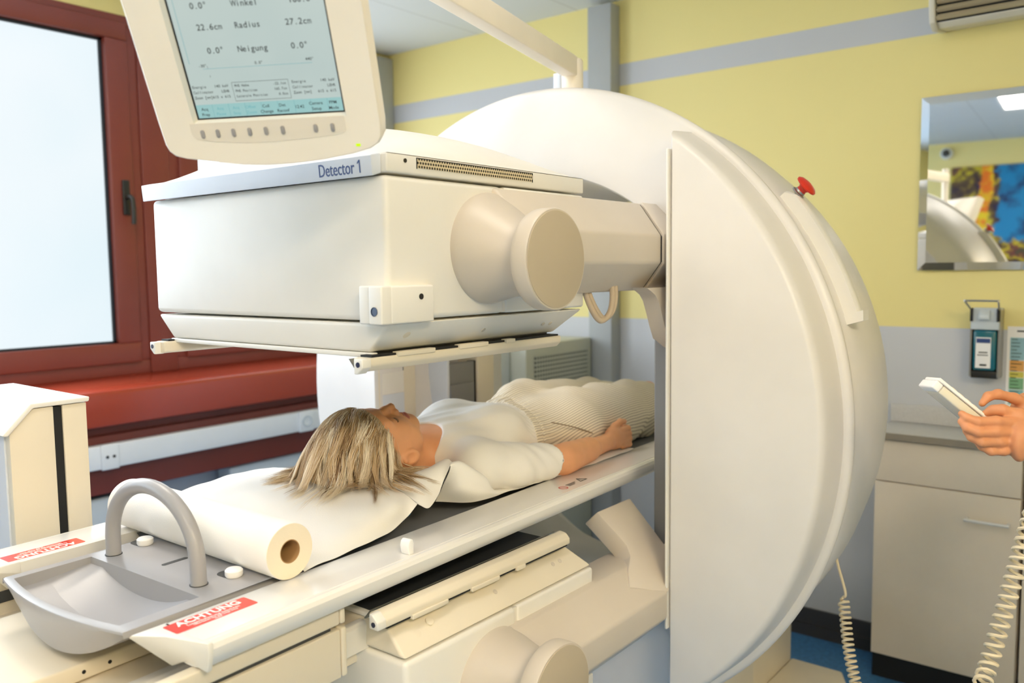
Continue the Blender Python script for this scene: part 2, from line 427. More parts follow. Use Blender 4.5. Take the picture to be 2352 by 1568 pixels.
def screen_mat():
    """lit display: pale grey-green field, given off by the screen itself"""
    m = bpy.data.materials.new('lit_display'); m.use_nodes = True; nt = m.node_tree; b = nt.nodes['Principled BSDF']
    b.inputs['Base Color'].default_value = (0.02, 0.02, 0.02, 1); b.inputs['Roughness'].default_value = 0.25
    tc = nt.nodes.new('ShaderNodeTexCoord'); nz = nt.nodes.new('ShaderNodeTexNoise'); nz.inputs['Scale'].default_value = 5
    nt.links.new(tc.outputs['Object'], nz.inputs['Vector'])
    r = nt.nodes.new('ShaderNodeValToRGB'); r.color_ramp.elements[0].color = lin((176, 196, 192)) + (1,); r.color_ramp.elements[1].color = lin((212, 222, 214)) + (1,)
    nt.links.new(nz.outputs['Fac'], r.inputs[0]); nt.links.new(r.outputs[0], b.inputs['Emission Color']); b.inputs['Emission Strength'].default_value = 0.9
    return m
M_screen = screen_mat(); M_teal = emit('teal_menu_light', lin((164, 208, 206)), 0.9); M_ghost = emit('ghost_menu_text', lin((128, 190, 194)), 0.9)
M_tealline = emit('teal_line_light', lin((120, 180, 186)), 0.9)

def trouser_mat():
    """cream cloth with fine woven stripes that run along the leg"""
    m = mat('striped_cotton', (242, 234, 216), 0.85, bump=0.1, bscale=500, spec=0.2); nt = m.node_tree; b = nt.nodes['Principled BSDF']
    tc = nt.nodes.new('ShaderNodeTexCoord'); sp = nt.nodes.new('ShaderNodeSeparateXYZ'); nt.links.new(tc.outputs['Object'], sp.inputs[0])
    s = math_node(nt, 'ADD', math_node(nt, 'ADD', sp.outputs[1], sp.outputs[2]), math_node(nt, 'MULTIPLY', sp.outputs[0], -0.06))
    w = math_node(nt, 'FRACT', math_node(nt, 'DIVIDE', s, 0.0085))
    f = math_node(nt, 'LESS_THAN', w, 0.36)
    mix = nt.nodes.new('ShaderNodeMix'); mix.data_type = 'RGBA'; old = b.inputs['Base Color'].links[0].from_socket
    nt.links.new(old, mix.inputs[6]); mix.inputs[7].default_value = lin((188, 178, 162)) + (1,); nt.links.new(f, mix.inputs[0])
    nt.links.new(mix.outputs[2], b.inputs['Base Color']); return m
M_trouser = trouser_mat()

def hair_mat():
    """blonde hair, tone chosen lock by lock from the mesh attribute 'tone'"""
    m = bpy.data.materials.new('streaked_blonde_hair'); m.use_nodes = True; nt = m.node_tree; b = nt.nodes['Principled BSDF']
    a = nt.nodes.new('ShaderNodeAttribute'); a.attribute_name = 'tone'
    r = nt.nodes.new('ShaderNodeValToRGB'); r.color_ramp.elements[0].color = lin((116, 86, 58)) + (1,); r.color_ramp.elements[1].color = lin((252, 240, 218)) + (1,)
    e = r.color_ramp.elements.new(0.4); e.color = lin((200, 168, 124)) + (1,)
    nt.links.new(a.outputs['Fac'], r.inputs[0]); nt.links.new(r.outputs[0], b.inputs['Base Color'])
    b.inputs['Roughness'].default_value = 0.42; b.inputs['Specular IOR Level'].default_value = 0.5; return m
M_hair = hair_mat()

def painting_mat():
    """loose abstract paint: brown-yellow ground, blue field, orange-yellow streak"""
    m = bpy.data.materials.new('abstract_paint'); m.use_nodes = True; nt = m.node_tree; b = nt.nodes['Principled BSDF']; b.inputs['Roughness'].default_value = 0.5
    g = nt.nodes.new('ShaderNodeNewGeometry'); sp = nt.nodes.new('ShaderNodeSeparateXYZ'); nt.links.new(g.outputs['Position'], sp.inputs[0])
    def noise(sc, det=6, rough=0.6):
        n = nt.nodes.new('ShaderNodeTexNoise'); n.inputs['Scale'].default_value = sc; n.inputs['Detail'].default_value = det; n.inputs['Roughness'].default_value = rough
        nt.links.new(g.outputs['Position'], n.inputs['Vector']); return n.outputs['Fac']
    r = nt.nodes.new('ShaderNodeValToRGB'); els = r.color_ramp.elements; els[0].position = 0.3; els[0].color = lin((40, 30, 70)) + (1,); els[1].position = 0.72; els[1].color = lin((80, 120, 40)) + (1,)
    for p, c in ((0.40, (62, 40, 36)), (0.47, (120, 96, 40)), (0.53, (214, 196, 30)), (0.58, (110, 40, 50)), (0.65, (60, 80, 50))):
        e = els.new(p); e.color = lin(c) + (1,)
    nt.links.new(noise(5.5), r.inputs[0])
    rb = nt.nodes.new('ShaderNodeValToRGB'); rb.color_ramp.elements[0].position = 0.35; rb.color_ramp.elements[0].color = lin((10, 40, 90)) + (1,); rb.color_ramp.elements[1].position = 0.5; rb.color_ramp.elements[1].color = lin((0, 132, 190)) + (1,)
    nt.links.new(noise(4.0), rb.inputs[0])
    y, z = sp.outputs[1], sp.outputs[2]; wob = math_node(nt, 'MULTIPLY', math_node(nt, 'SUBTRACT', noise(6.0), 0.5), 0.5)
    mb_ = math_node(nt, 'MULTIPLY', math_node(nt, 'LESS_THAN', math_node(nt, 'ADD', y, wob), 1.05), math_node(nt, 'GREATER_THAN', math_node(nt, 'ADD', z, wob), 1.78))
    mx = nt.nodes.new('ShaderNodeMix'); mx.data_type = 'RGBA'; nt.links.new(mb_, mx.inputs[0]); nt.links.new(r.outputs[0], mx.inputs[6]); nt.links.new(rb.outputs[0], mx.inputs[7])
    cen = math_node(nt, 'ADD', 1.165, math_node(nt, 'MULTIPLY', math_node(nt, 'SINE', math_node(nt, 'MULTIPLY', z, 7.0)), 0.02))
    ds = math_node(nt, 'ABSOLUTE', math_node(nt, 'SUBTRACT', math_node(nt, 'ADD', y, math_node(nt, 'MULTIPLY', wob, 0.3)), cen))
    ms = math_node(nt, 'MULTIPLY', math_node(nt, 'LESS_THAN', ds, 0.05), math_node(nt, 'GREATER_THAN', z, 1.68))
    ro = nt.nodes.new('ShaderNodeValToRGB'); ro.color_ramp.elements[0].position = 0.44; ro.color_ramp.elements[0].color = lin((240, 210, 20)) + (1,); ro.color_ramp.elements[1].position = 0.56; ro.color_ramp.elements[1].color = lin((240, 120, 10)) + (1,)
    nt.links.new(noise(9.0), ro.inputs[0])
    mx2 = nt.nodes.new('ShaderNodeMix'); mx2.data_type = 'RGBA'; nt.links.new(ms, mx2.inputs[0]); nt.links.new(mx.outputs[2], mx2.inputs[6]); nt.links.new(ro.outputs[0], mx2.inputs[7])
    nt.links.new(mx2.outputs[2], b.inputs['Base Color']); return m
M_painting = painting_mat()

def ceiling_mat():
    """mineral-fibre tiles in a 62.5 cm grid with pale bars"""
    m = bpy.data.materials.new('ceiling_tiles'); m.use_nodes = True; nt = m.node_tree; b = nt.nodes['Principled BSDF']; b.inputs['Roughness'].default_value = 0.85
    g = nt.nodes.new('ShaderNodeNewGeometry'); sp = nt.nodes.new('ShaderNodeSeparateXYZ'); nt.links.new(g.outputs['Position'], sp.inputs[0])
    ln = None
    for ax, off in ((0, 0.20), (1, 0.175)):
        fr = math_node(nt, 'FRACT', math_node(nt, 'DIVIDE', math_node(nt, 'ADD', sp.outputs[ax], off), 0.625 if ax else 1.25))
        l = math_node(nt, 'LESS_THAN', fr, 0.012 if ax else 0.006); ln = l if ln is None else math_node(nt, 'MAXIMUM', ln, l)
    mix = nt.nodes.new('ShaderNodeMix'); mix.data_type = 'RGBA'; mix.inputs[6].default_value = lin((216, 220, 222)) + (1,); mix.inputs[7].default_value = lin((196, 198, 198)) + (1,)
    nt.links.new(ln, mix.inputs[0]); nt.links.new(mix.outputs[2], b.inputs['Base Color']); return m
M_ceiling = ceiling_mat()

# ------------------------------------------------------------------ the room
XB, XF, YL, YR, ZC = 3.47, -2.88, 3.65, -2.40, 2.78
struct('floor', MB().box(XF - .1, XB + .1, YR - .1, YL + .2, -0.08, 0.0), M_floor)
struct('ceiling', MB().box(XF - .1, XB + .1, YR - .1, YL + .2, ZC, ZC + 0.08), M_ceiling)
struct('wall_back', MB().box(XB, XB + .1, YR - .1, YL + .2, 0, ZC), M_wall)
struct('wall_front', MB().box(XF - .1, XF, YR - .1, YL + .2, 0, ZC), M_wallplain)
struct('wall_right', MB().box(XF, XB, YR - .1, YR, 0, ZC), M_wallplain)
WINZ0, WINZ1 = 1.105, 2.66
struct('wall_left', MB().box(XF, XB, YL, YL + .18, 0, WINZ0 - .02).box(XF, XB, YL, YL + .18, WINZ1, ZC).box(XF, -2.3, YL, YL + .18, WINZ0 - .02, WINZ1).box(3.40, XB, YL, YL + .18, WINZ0 - .02, WINZ1), M_wallplain)
struct('baseboard_back', MB().box(XB - .012, XB, YR, YL, 0, 0.115).box(XB - .02, XB, YR, YL, 0, .05), M_skirting)
struct('trim_1', MB().box(3.39, 3.469, 2.095, 2.222, 0, 2.755, .004), M_boxduct)      # boxed duct on the back wall
struct('trim_2', MB().box(3.36, 3.469, 3.60, 3.649, 1.1, 2.755, .004), M_boxduct)      # corner duct

# windows: frame sections with sash, pane and gasket
def window(n, x0, x1, handle):
    fr = MB(); yo = YL
    # fixed frame between x0..x1
    fr.box(x0, x1, yo - .015, yo + .07, WINZ0, WINZ0 + .06, .004).box(x0, x1, yo - .015, yo + .07, WINZ1 - .045, WINZ1, .004)
    fr.box(x0, x0 + .055, yo - .015, yo + .07, WINZ0 + .06, WINZ1 - .045, .004).box(x1 - .055, x1, yo - .015, yo + .07, WINZ0 + .06, WINZ1 - .045, .004)
    f = struct('window_%d' % n, fr, M_frame)
    a0, a1, b0, b1 = x0 + .045, x1 - .045, WINZ0 + .055, WINZ1 - .03; w = .098
    s = MB()
    s.box(a0, a1, yo - .03, yo + .05, b0, b0 + w - .01, .005).box(a0, a1, yo - .03, yo + .05, b1 - w + .02, b1, .005)
    s.box(a0, a0 + w, yo - .03, yo + .05, b0 + w - .01, b1 - w + .02, .005).box(a1 - w, a1, yo - .03, yo + .05, b0 + w - .01, b1 - w + .02, .005)
    part('sash', s, M_frame, f)
    p0, p1, q0, q1 = a0 + w, a1 - w, b0 + w - .01, b1 - w + .02
    part('gasket', MB().box(p0, p0 + .012, yo + .0, yo + .03, q0, q1).box(p1 - .012, p1, yo, yo + .03, q0, q1).box(p0, p1, yo, yo + .03, q0, q0 + .010).box(p0, p1, yo, yo + .03, q1 - .012, q1), M_gasket, f)
    part('pane', MB().box(p0 + .010, p1 - .010, yo + .012, yo + .026, q0 + .008, q1 - .010), (M_pane, M_fillpane, M_sidepane)[n - 1], f)
    if handle:
        hx = a1 - w * 0.42
        h = MB().box(hx - .016, hx + .016, yo - .042, yo - .030, 1.805, 1.955, .004)
        h.tube([(hx, yo - .04, 1.88), (hx, yo - .062, 1.88)], .010, 12)
        h.tube(bez([(hx, yo - .062, 1.885), (hx + .006, yo - .075, 1.875), (hx + .010, yo - .076, 1.84), (hx + .012, yo - .072, 1.79), (hx + .012, yo - .068, 1.765)], 6), .0095, 10)
        part('window_handle', h, M_screw, f, 'dark grey window handle')
    return f
window(1, -0.02, 1.955, True)
window(2, -2.25, -0.03, False)  # added out of view as a cool fill light
window(3, 2.085, 3.36, False)
struct('trim_3', MB().box(1.955, 2.085, YL - .022, YL + .07, WINZ0, WINZ1, .004), M_frame)   # mullion between the windows
# deep sill, apron, cladding boards below the window
sb = MB().prism([(3.655, 1.108), (3.40, 1.078), (3.395, 1.06), (3.40, .935), (3.425, .925), (3.425, 1.03), (3.655, 1.05)], 'x', -2.6, 3.36, .004)
struct('trim_4', sb, M_sill)
struct('trim_5', MB().box(-2.6, 3.36, 3.47, 3.65, .64, .885, .004).box(-2.6, 3.36, 3.50, 3.65, .885, 1.0), M_frame)

# trunking with two sockets
tr = thing('cable_trunking', 'long white cable trunking on the red boarding below the window', 'cable trunking', (1.0, 3.46, .80))
part('trunking_channel', MB().box(0.5, 3.30, 3.425, 3.472, .755, .852, .004), M_duct, tr)
def socket(x0, x1, kind):
    s = part('socket_plate', MB().box(x0, x1, 3.412, 3.427, .752, .856, .004), M_duct, tr)
    cx = (x0 + x1) / 2
    if kind == 'antenna':
        part('contact_pair', MB().tube([(cx - .014, 3.413, .805), (cx - .014, 3.409, .805)], .006, 12).tube([(cx + .014, 3.413, .805), (cx + .014, 3.409, .805)], .006, 12), M_screw, s)
    else:
        part('socket_cup', MB().lathe([(.028, 0), (.028, .006), (.022, .006), (.020, -.003)], (cx, 3.413, .805), (0, -1, 0), 24), M_rad, s)
socket(at(228, 1000, 'Y', 3.425)[0], at(271, 1045, 'Y', 3.425)[0], 'antenna')
socket(at(684, 930, 'Y', 3.425)[0], at(716, 930, 'Y', 3.425)[0], 'schuko')

# radiators under the boarding
def radiator(x0, x1, z1, label, valve):
    t = thing('panel_radiator', label, 'radiator', ((x0 + x1) / 2, 3.55, 0), group='panel radiators under the window')
    part('radiator_panel', MB().box(x0, x1, 3.49, 3.60, .12, z1, .012), M_rad, t)
    part('radiator_grille', MB().box(x0 + .01, x1 - .01, 3.50, 3.595, z1, z1 + .006), M_dark, t)
    for xx in (x0 + .12, x1 - .12): part('bracket', MB().box(xx - .015, xx + .015, 3.59, 3.648, .2, z1 - .05), M_rad, t)
    for xx in (x0 + .1, x1 - .14): part('foot', MB().box(xx, xx + .04, 3.50, 3.60, 0, .13), M_rad, t)
    if valve: part('valve', MB().tube([(x1, 3.545, z1 - .05), (x1 + .04, 3.545, z1 - .05)], .012, 12).lathe([(.014, 0), (.022, .01), (.022, .06), (.016, .07)], (x1 + .03, 3.545, z1 - .05), (1, 0, 0), 20), M_rad, t)
radiator(0.75, at(300, 1100, 'Y', 3.49)[0], .62, 'pale panel radiator behind the white slotted tower and paper roll', True)
radiator(at(527, 1040, 'Y', 3.49)[0], 3.2, .632, 'pale panel radiator behind the patient\'s blonde hair', False)

# ceiling lamps
lamp_labels = ['bright ceiling lamp panel reflected in the wall mirror', 'wide warm ceiling lamp panel behind the photographer', 'ceiling lamp panel farthest from the scanner', 'small ceiling lamp panel over the near side of the table', 'ceiling lamp panel between the scanner and the window']
for i, (x, y, sx, sy, lc_, ls_) in enumerate(LAMPS):
    t = thing('ceiling_lamp', lamp_labels[i], 'lamp', (x, y, ZC), group='recessed ceiling lamps')
    part('lamp_frame', MB().box(x - sx / 2 - .02, x + sx / 2 + .02, y - sy / 2 - .02, y - sy / 2, ZC - .016, ZC - .0005).box(x - sx / 2 - .02, x + sx / 2 + .02, y + sy / 2, y + sy / 2 + .02, ZC - .016, ZC - .0005)
         .box(x - sx / 2 - .02, x - sx / 2, y - sy / 2, y + sy / 2, ZC - .016, ZC - .0005).box(x + sx / 2, x + sx / 2 + .02, y - sy / 2, y + sy / 2, ZC - .016, ZC - .0005), M_duct, t)
    part('lamp_diffuser', MB().box(x - sx / 2, x + sx / 2, y - sy / 2, y + sy / 2, ZC - .010, ZC - .0005), emit('lamp_panel_light', lc_, ls_), t)

# painting and dome camera on the wall behind the photographer (seen in the mirror)
single('painting', MB().box(XF + .004, XF + .03, 0.10, 1.475, 1.30, 2.528, .003), M_painting, 'large colourful abstract canvas seen in the wall mirror', 'painting')
dc = thing('dome_camera', 'small white dome camera with dark lens seen in the mirror', 'camera', (XF + .05, 1.52, 2.66))
part('camera_mount', MB().lathe([(.055, 0), (.060, .02), (.058, .05), (.045, .075)], (XF + .002, 1.52, 2.675), (1, 0, 0), 32), M_duct, dc)
part('camera_lens', MB().lathe([(.040, .05), (.036, .078), (.022, .095), (.004, .101)], (XF + .012, 1.52, 2.675), (1, 0, 0), 32), M_lens, dc)

# air conditioner
ac = thing('air_conditioner', 'cream wall air conditioner with louvres above the mirror', 'air conditioner', (XB, .32, 2.4))
yl, yr = .733, -.28
part('casing', MB().prism([(3.469, 2.70), (3.30, 2.70), (3.272, 2.66), (3.268, 2.55), (3.268, 2.475), (3.30, 2.475), (3.30, 2.385), (3.33, 2.372), (3.469, 2.392)], 'y', yl - .02, yr + .02, .004), M_acplastic, ac)
for yy in ((yl, yl - .02), (yr + .02, yr)):
    part('end_cap', MB().prism([(3.469, 2.70), (3.30, 2.70), (3.268, 2.66), (3.264, 2.55), (3.266, 2.44), (3.285, 2.385), (3.33, 2.366), (3.469, 2.388)], 'y', yy[0], yy[1], .004), M_acplastic, ac)
part('outlet', MB().box(3.302, 3.296, yl - .022, yr + .022, 2.388, 2.474), M_black, ac)
for k in range(3):
    z = 2.462 - k * .027
    part('louvre', MB().hull8([(3.285, yl - .024, z - .017), (3.285, yr + .024, z - .017), (3.297, yr + .024, z - .004), (3.297, yl - .024, z - .004), (3.268, yl - .024, z - .012), (3.268, yr + .024, z - .012), (3.285, yr + .024, z + .003), (3.285, yl - .024, z + .003)]), M_louvre, ac)

# mirror with bevelled rim
mr = MB(); y1, y0, z0, z1, bw, th = .787, .33, 1.527, 2.162, .028, .004
def mring(i, x): return [(x, y1 - i, z0 + i), (x, y1 - i, z1 - i), (x, y0 + i, z1 - i), (x, y0 + i, z0 + i)]
mr.loft([mring(0, XB - .003), mring(0, XB - .007), mring(bw, XB - .011)], True, True)
mr.transform(Matrix.Translation((3.466, .33, 0)) @ Matrix.Rotation(math.radians(2.0), 4, 'Z') @ Matrix.Translation((-3.466, -.33, 0)))
mm = thing('wall_mirror', 'frameless wall mirror with faceted rim reflecting a colourful canvas', 'mirror', (XB, .27, 1.527))
part('mirror_glass', mr, M_mirror, mm, ang=3)
part('mirror_mount', MB().box(XB - .008, XB - .001, .55, .76, 1.6, 2.1), M_duct, mm)

# soap dispenser
sd = thing('soap_dispenser', 'wall soap dispenser with teal bottle and steel elbow lever', 'soap dispenser', (XB, .545, 1.14))
Y0, Y1 = .592, .498
part('back_plate', MB().box(XB - .012, XB, Y1, Y0, 1.14, 1.39, .003).box(XB - .075, XB, Y0 - .006, Y0, 1.145, 1.385).box(XB - .075, XB, Y1, Y1 + .006, 1.145, 1.385), M_steel, sd)
part('pump_head', MB().box(XB - .085, XB - .02, Y1 + .002, Y0 - .002, 1.315, 1.392, .004).prism([(XB - .085, 1.388), (XB - .105, 1.365), (XB - .105, 1.352), (XB - .085, 1.350)], 'y', Y1 + .03, Y0 - .03, .003), M_rad, sd)
bt = part('soap_bottle', MB().box(XB - .08, XB - .014, Y1 + .010, Y0 - .010, 1.168, 1.315, .010), M_liquid, sd, 'teal bottle in the dispenser')
part('bottle_label', MB().box(XB - .0815, XB - .0803, Y1 + .026, Y0 - .020, 1.178, 1.288), M_letter, bt)
part('label_print', MB().box(XB - .0826, XB - .0816, Y1 + .028, Y0 - .022, 1.268, 1.284), M_blueprint, bt)
for a_, b_, c_, d_ in ((.036, .030, 1.232, 1.236), (.034, .026, 1.223, 1.226), (.038, .034, 1.186, 1.192)): part('label_line', MB().box(XB - .0826, XB - .0816, Y1 + a_, Y0 - b_, c_, d_), M_ink, bt)
part('drip_base', MB().box(XB - .07, XB - .01, Y1 + .004, Y0 - .004, 1.14, 1.166, .003), M_screw, sd)
for yy in (Y0 - .005, Y1 + .005): part('lever_hinge', MB().box(XB - .095, XB - .07, yy - .004, yy + .004, 1.345, 1.392, .001), M_black, sd)
part('elbow_lever', MB().tube(bez([(XB - .085, Y0 - .004, 1.385), (XB - .16, Y0 + .004, 1.418), (XB - .165, Y0 - .004, 1.421), (XB - .165, Y1 + .004, 1.421), (XB - .16, Y1 - .004, 1.418), (XB - .085, Y1 + .004, 1.385)], 6), .0035, 8), M_steel, sd)

# chart on the wall beside the dispenser
ch = thing('wall_chart', 'printed chart with coloured bands beside the soap dispenser', 'chart', (XB, .35, 1.06))
CY0 = .485
part('sheet', MB().box(XB - .003, XB - .0005, .20, CY0, 1.03, 1.325), M_letter, ch)
bands = [((150, 190, 200), 1.285, 1.205), ((226, 168, 92), 1.203, 1.165), ((214, 206, 96), 1.163, 1.142), ((132, 186, 140), 1.140, 1.10), ((150, 196, 196), 1.098, 1.045)]
for i, (c, a, b) in enumerate(bands): part('colour_band', MB().box(XB - .0042, XB - .0030, CY0 - .055, CY0 - .010, b, a), mat('chart_band_%d' % i, c, .6), ch)
tl = MB()
for i in range(19):
    z = 1.28 - i * .0125
    if random.random() < .9: tl.box(XB - .0052, XB - .0042, CY0 - .015 - random.uniform(.015, .035), CY0 - .014, z - .0022, z)
    tl.box(XB - .0042, XB - .0030, CY0 - .065 - random.uniform(.05, .15), CY0 - .062, z - .002, z)
tl.box(XB - .0042, XB - .0030, CY0 - .19, CY0 - .03, 1.306, 1.311)
part('print_lines', tl, M_ink, ch, stuff=True)

# base cabinets, worktop with upstand
XC = 3.23
def cabinet(y0, y1, label, open_edge):
    t = thing('base_cabinet', label, 'cabinet', (3.35, (y0 + y1) / 2, 0), group='beige base cabinets under the worktop')
    part('carcass', MB().box(XC + .020, XB - .002, y1, y0, .10, .915, .002), M_cab, t)
    part('drawer_front', MB().box(XC, XC + .019, y1 + .002, y0 - .002, .761, .912, .002), M_cab, t)
    d = part('door', MB().box(XC, XC + .019, y1 + .002, y0 - .002, .102, .757, .002), M_cab, t)
    hy0 = y0 - .31; hy1 = y0 - .435
    part('handle', MB().tube(bez([(XC + .002, hy0, .668), (XC - .024, hy0, .668), (XC - .028, hy0 - .006, .668), (XC - .028, hy1 + .006, .668), (XC - .024, hy1, .668), (XC + .002, hy1, .668)], 5), .0055, 10), M_rail, d, 'pale bar handle')
    part('plinth', MB().box(XC + .03, XB - .02, y1, y0, 0, .10), M_plinth, t)
cabinet(.863, .392, 'beige base cabinet with bar handle behind the hanging coiled cable', True)
cabinet(.384, -.20, 'beige base cabinet at the right edge beyond the black gap', False)
wt = thing('worktop', 'grey worktop with upstand under the soap dispenser', 'worktop', (3.35, .3, .915))
part('worktop_board', MB().box(XC - .02, XB - .002, -.6, .868, .917, .945, .004), M_worktop, wt)
part('worktop_edge', MB().box(XC - .0215, XC - .020, -.6, .866, .919, .943), M_edge, wt)
part('upstand', MB().box(XB - .018, XB - .001, -.6, .868, .9455, 1.015, .002), M_worktop, wt)

# ventilated equipment cabinets behind the scanner
eq = thing('equipment_cabinet', 'grey-green equipment cabinet with perforated side beside the corner duct', 'cabinet', (3.16, 2.5, 0))
part('casing', MB().box(2.872, 3.385, 2.205, 2.80, 0.0, 1.222, .006), mat('greygreen_steel', (196, 198, 184), .45), eq)
part('vent_sheet', MB().box(2.93, 3.345, 2.2, 2.204, .55, 1.172), M_grille, eq, 'perforated vent sheet')
eq2 = thing('equipment_cabinet', 'pale equipment cabinet with perforated side seen through the scanner opening', 'cabinet', (2.7, 2.6, 0))
part('casing', MB().box(2.50, 2.869, 2.29, 2.80, 0.0, 1.235, .006), mat('pale_steel', (214, 220, 222), .45), eq2)
part('vent_sheet', MB().box(2.60, 2.785, 2.285, 2.289, .55, 1.10), M_grille, eq2, 'perforated vent sheet')

# white lift tower behind the table
tw = thing('lift_tower', 'white tower with sloping lid and black bellows slot at the left edge', 'column', (.74, 1.93, 0))
Yt = 1.76
part('front_panel', MB().prism([(.655, 0.0), (.738, 0.0), (.738, 1.288), (.700, 1.288), (.655, 1.248)], 'y', Yt, Yt + .02, .001).box(.756, .803, Yt, Yt + .02, 0, 1.288, .001), M_cream, tw)
part('body_shell', MB().prism([(.652, 0.0), (.803, 0.0), (.803, 1.286), (.698, 1.286), (.652, 1.244)], 'y', Yt + .021, Yt + .36, .002), M_coolwhite, tw)
part('bellows', MB().box(.7385, .7555, Yt + .004, Yt + .0208, 0, 1.286), M_black, tw, 'black folded bellows')
part('lid', MB().prism([(.640, 1.243), (.650, 1.241), (.698, 1.290), (.806, 1.290), (.808, 1.300), (.695, 1.300)], 'y', Yt - .008, Yt + .365, .003), M_white, tw)

# ------------------------------------------------------------------ gantry
CY, CZ = 1.355, 1.19
def circ(X, r, n=160, cy=CY, cz=CZ): return [(X, cy + r * math.cos(2 * PI * k / n), cz + r * math.sin(2 * PI * k / n)) for k in range(n)]
ga = thing('scanner_gantry', 'big round cream scanner gantry standing behind the table', 'scanner', (2.0, CY, 0))
# ring with tunnel
rings = [circ(2.42, .62), circ(2.42, .70), circ(2.405, .728), circ(2.37, .748), circ(2.28, .775), circ(2.15, .797), circ(1.862, .812), circ(1.858, .808), circ(1.852, .808), circ(1.848, .815), circ(1.832, .825), circ(1.818, .826), circ(1.811, .820), circ(1.808, .812),
         circ(1.808, .560, cz=1.25), circ(1.812, .542, cz=1.255), circ(1.825, .535, cz=1.257), circ(2.27, .545, cz=1.205), circ(2.30, .56, cz=1.20), circ(2.42, .62)]
part('ring_housing', MB().loft(rings, True, False), M_gantry, ga, ang=50)
# D-shaped front covers
def dcover(sgn):
    """cover standing in front of the ring on one side of the opening"""
    e = 0.452 if sgn < 0 else 0.51
    a0 = math.acos(e / .80) if sgn > 0 else math.acos(e / .80); A = []
    for k in range(61):
        q = -a0 + 2 * a0 * k / 60; A.append((q,))
    def outline(r, X, ins=0):
        aa = math.acos(min(1, (e + ins) / r)); return [(X, CY + sgn * r * math.cos(-aa + 2 * aa * k / 60), CZ + r * math.sin(-aa + 2 * aa * k / 60)) for k in range(61)]
    return MB().loft([outline(.808, 1.8075), outline(.802, 1.722), outline(.797, 1.706, .004), outline(.788, 1.70, .010)], True, True)
part('front_cover', dcover(-1), M_gantry, ga, ang=42)
part('front_cover', dcover(1), M_gantry, ga, ang=42)
part('cover_edge_strip', MB().box(1.694, 1.72, .8995, .9055, .717, 1.811, .002), M_white, ga)
# inner side of the far cover with drawers, recess wall and grey inner panels
part('inner_column', MB().box(1.708, 1.865, 1.867, 2.02, .70, 1.50, .004), M_cream, ga)
part('inner_slot', MB().box(1.722, 1.812, 1.8655, 1.8672, 1.245, 1.30), M_midgrey, ga)
part('inner_slot_cover', MB().box(1.722, 1.812, 1.8645, 1.8672, 1.18, 1.243, .001), M_white, ga)
part('inner_slot_cover', MB().box(1.722, 1.812, 1.8645, 1.8672, .95, 1.178, .001), M_coolwhite, ga)
part('recess_wall', MB().box(1.95, 1.962, 1.812, 1.98, .78, 1.52, .002), M_coolwhite, ga)
part('side_panel', MB().box(1.963, 2.082, 1.814, 1.83, .80, 1.252, .002).box(1.963, 2.075, 1.808, 1.8138, .85, 1.185, .001), M_midgrey, ga)
part('panel_gap', MB().box(2.076, 2.094, 1.818, 1.84, .80, 1.252), M_black, ga)
part('panel_post', MB().box(2.095, 2.18, 1.81, 1.90, .80, 1.3, .004), M_cream, ga)
part('inner_column', MB().box(1.812, 2.0, .80, 1.0, .74, 1.52, .006), M_midgrey, ga, 'grey inner column beside the near cover')
# sliding plinth inside the ring, below the table
part('base', MB().box(2.42, 3.02, 1.085, 1.63, 0.0, .50, .01), M_cream, ga)
part('base', MB().box(1.84, 2.46, 1.0, 1.72, 0.0, .40, .01), M_cream, ga)
part('foot_plate', MB().prism([(2.3, .86), (2.94, .86), (3.02, .90), (3.02, 1.084), (2.3, 1.084)], 'z', 0.0, .095, .008), M_cream, ga)
# guard rail along the rim with emergency stop
def rim(a, r, X): q = math.radians(a); return (X, CY - r * math.cos(q), CZ + r * math.sin(q))
railpts = []
gr = MB()
ringsr = []
for k in range(31):
    a = 40 - k * (40 - 17.0) / 30; lift = .836
    if k < 2: lift = .822 + .007 * k
    prof = [(1.925, .80), (1.925, lift), (1.932, lift + .004), (1.952, lift + .004), (1.960, lift), (1.960, .80)]
    ringsr.append([rim(a, r, X) for X, r in prof])
gr.loft(ringsr, True, True)
rl = part('rim_rail', gr, M_white, ga, ang=30)
tipr = []
for k, a in enumerate((17.9, 16.4)):
    tipr.append([rim(a, r, X) for X, r in [(1.922, .79), (1.922, .851 - .006 * k), (1.962, .851 - .006 * k), (1.962, .79)]])
part('rail_stop', MB().loft(tipr, True, True), M_white, rl)
bdir = Vector(rim(38.8, 1, 0)) - Vector(rim(38.8, 0, 0)); bo = Vector(rim(38.8, .838, 1.945))
es = part('emergency_stop', MB().lathe([(.010, .002), (.012, .008), (.011, .014), (.014, .019), (.0265, .023), (.027, .027), (.022, .031), (.010, .034), (.001, .0345)], bo, bdir, 32), M_red, ga, 'red mushroom emergency stop button')
part('stop_collar', MB().lathe([(.017, 0), (.017, .004), (.013, .006), (.012, .010)], bo, bdir, 32), M_steel, es)
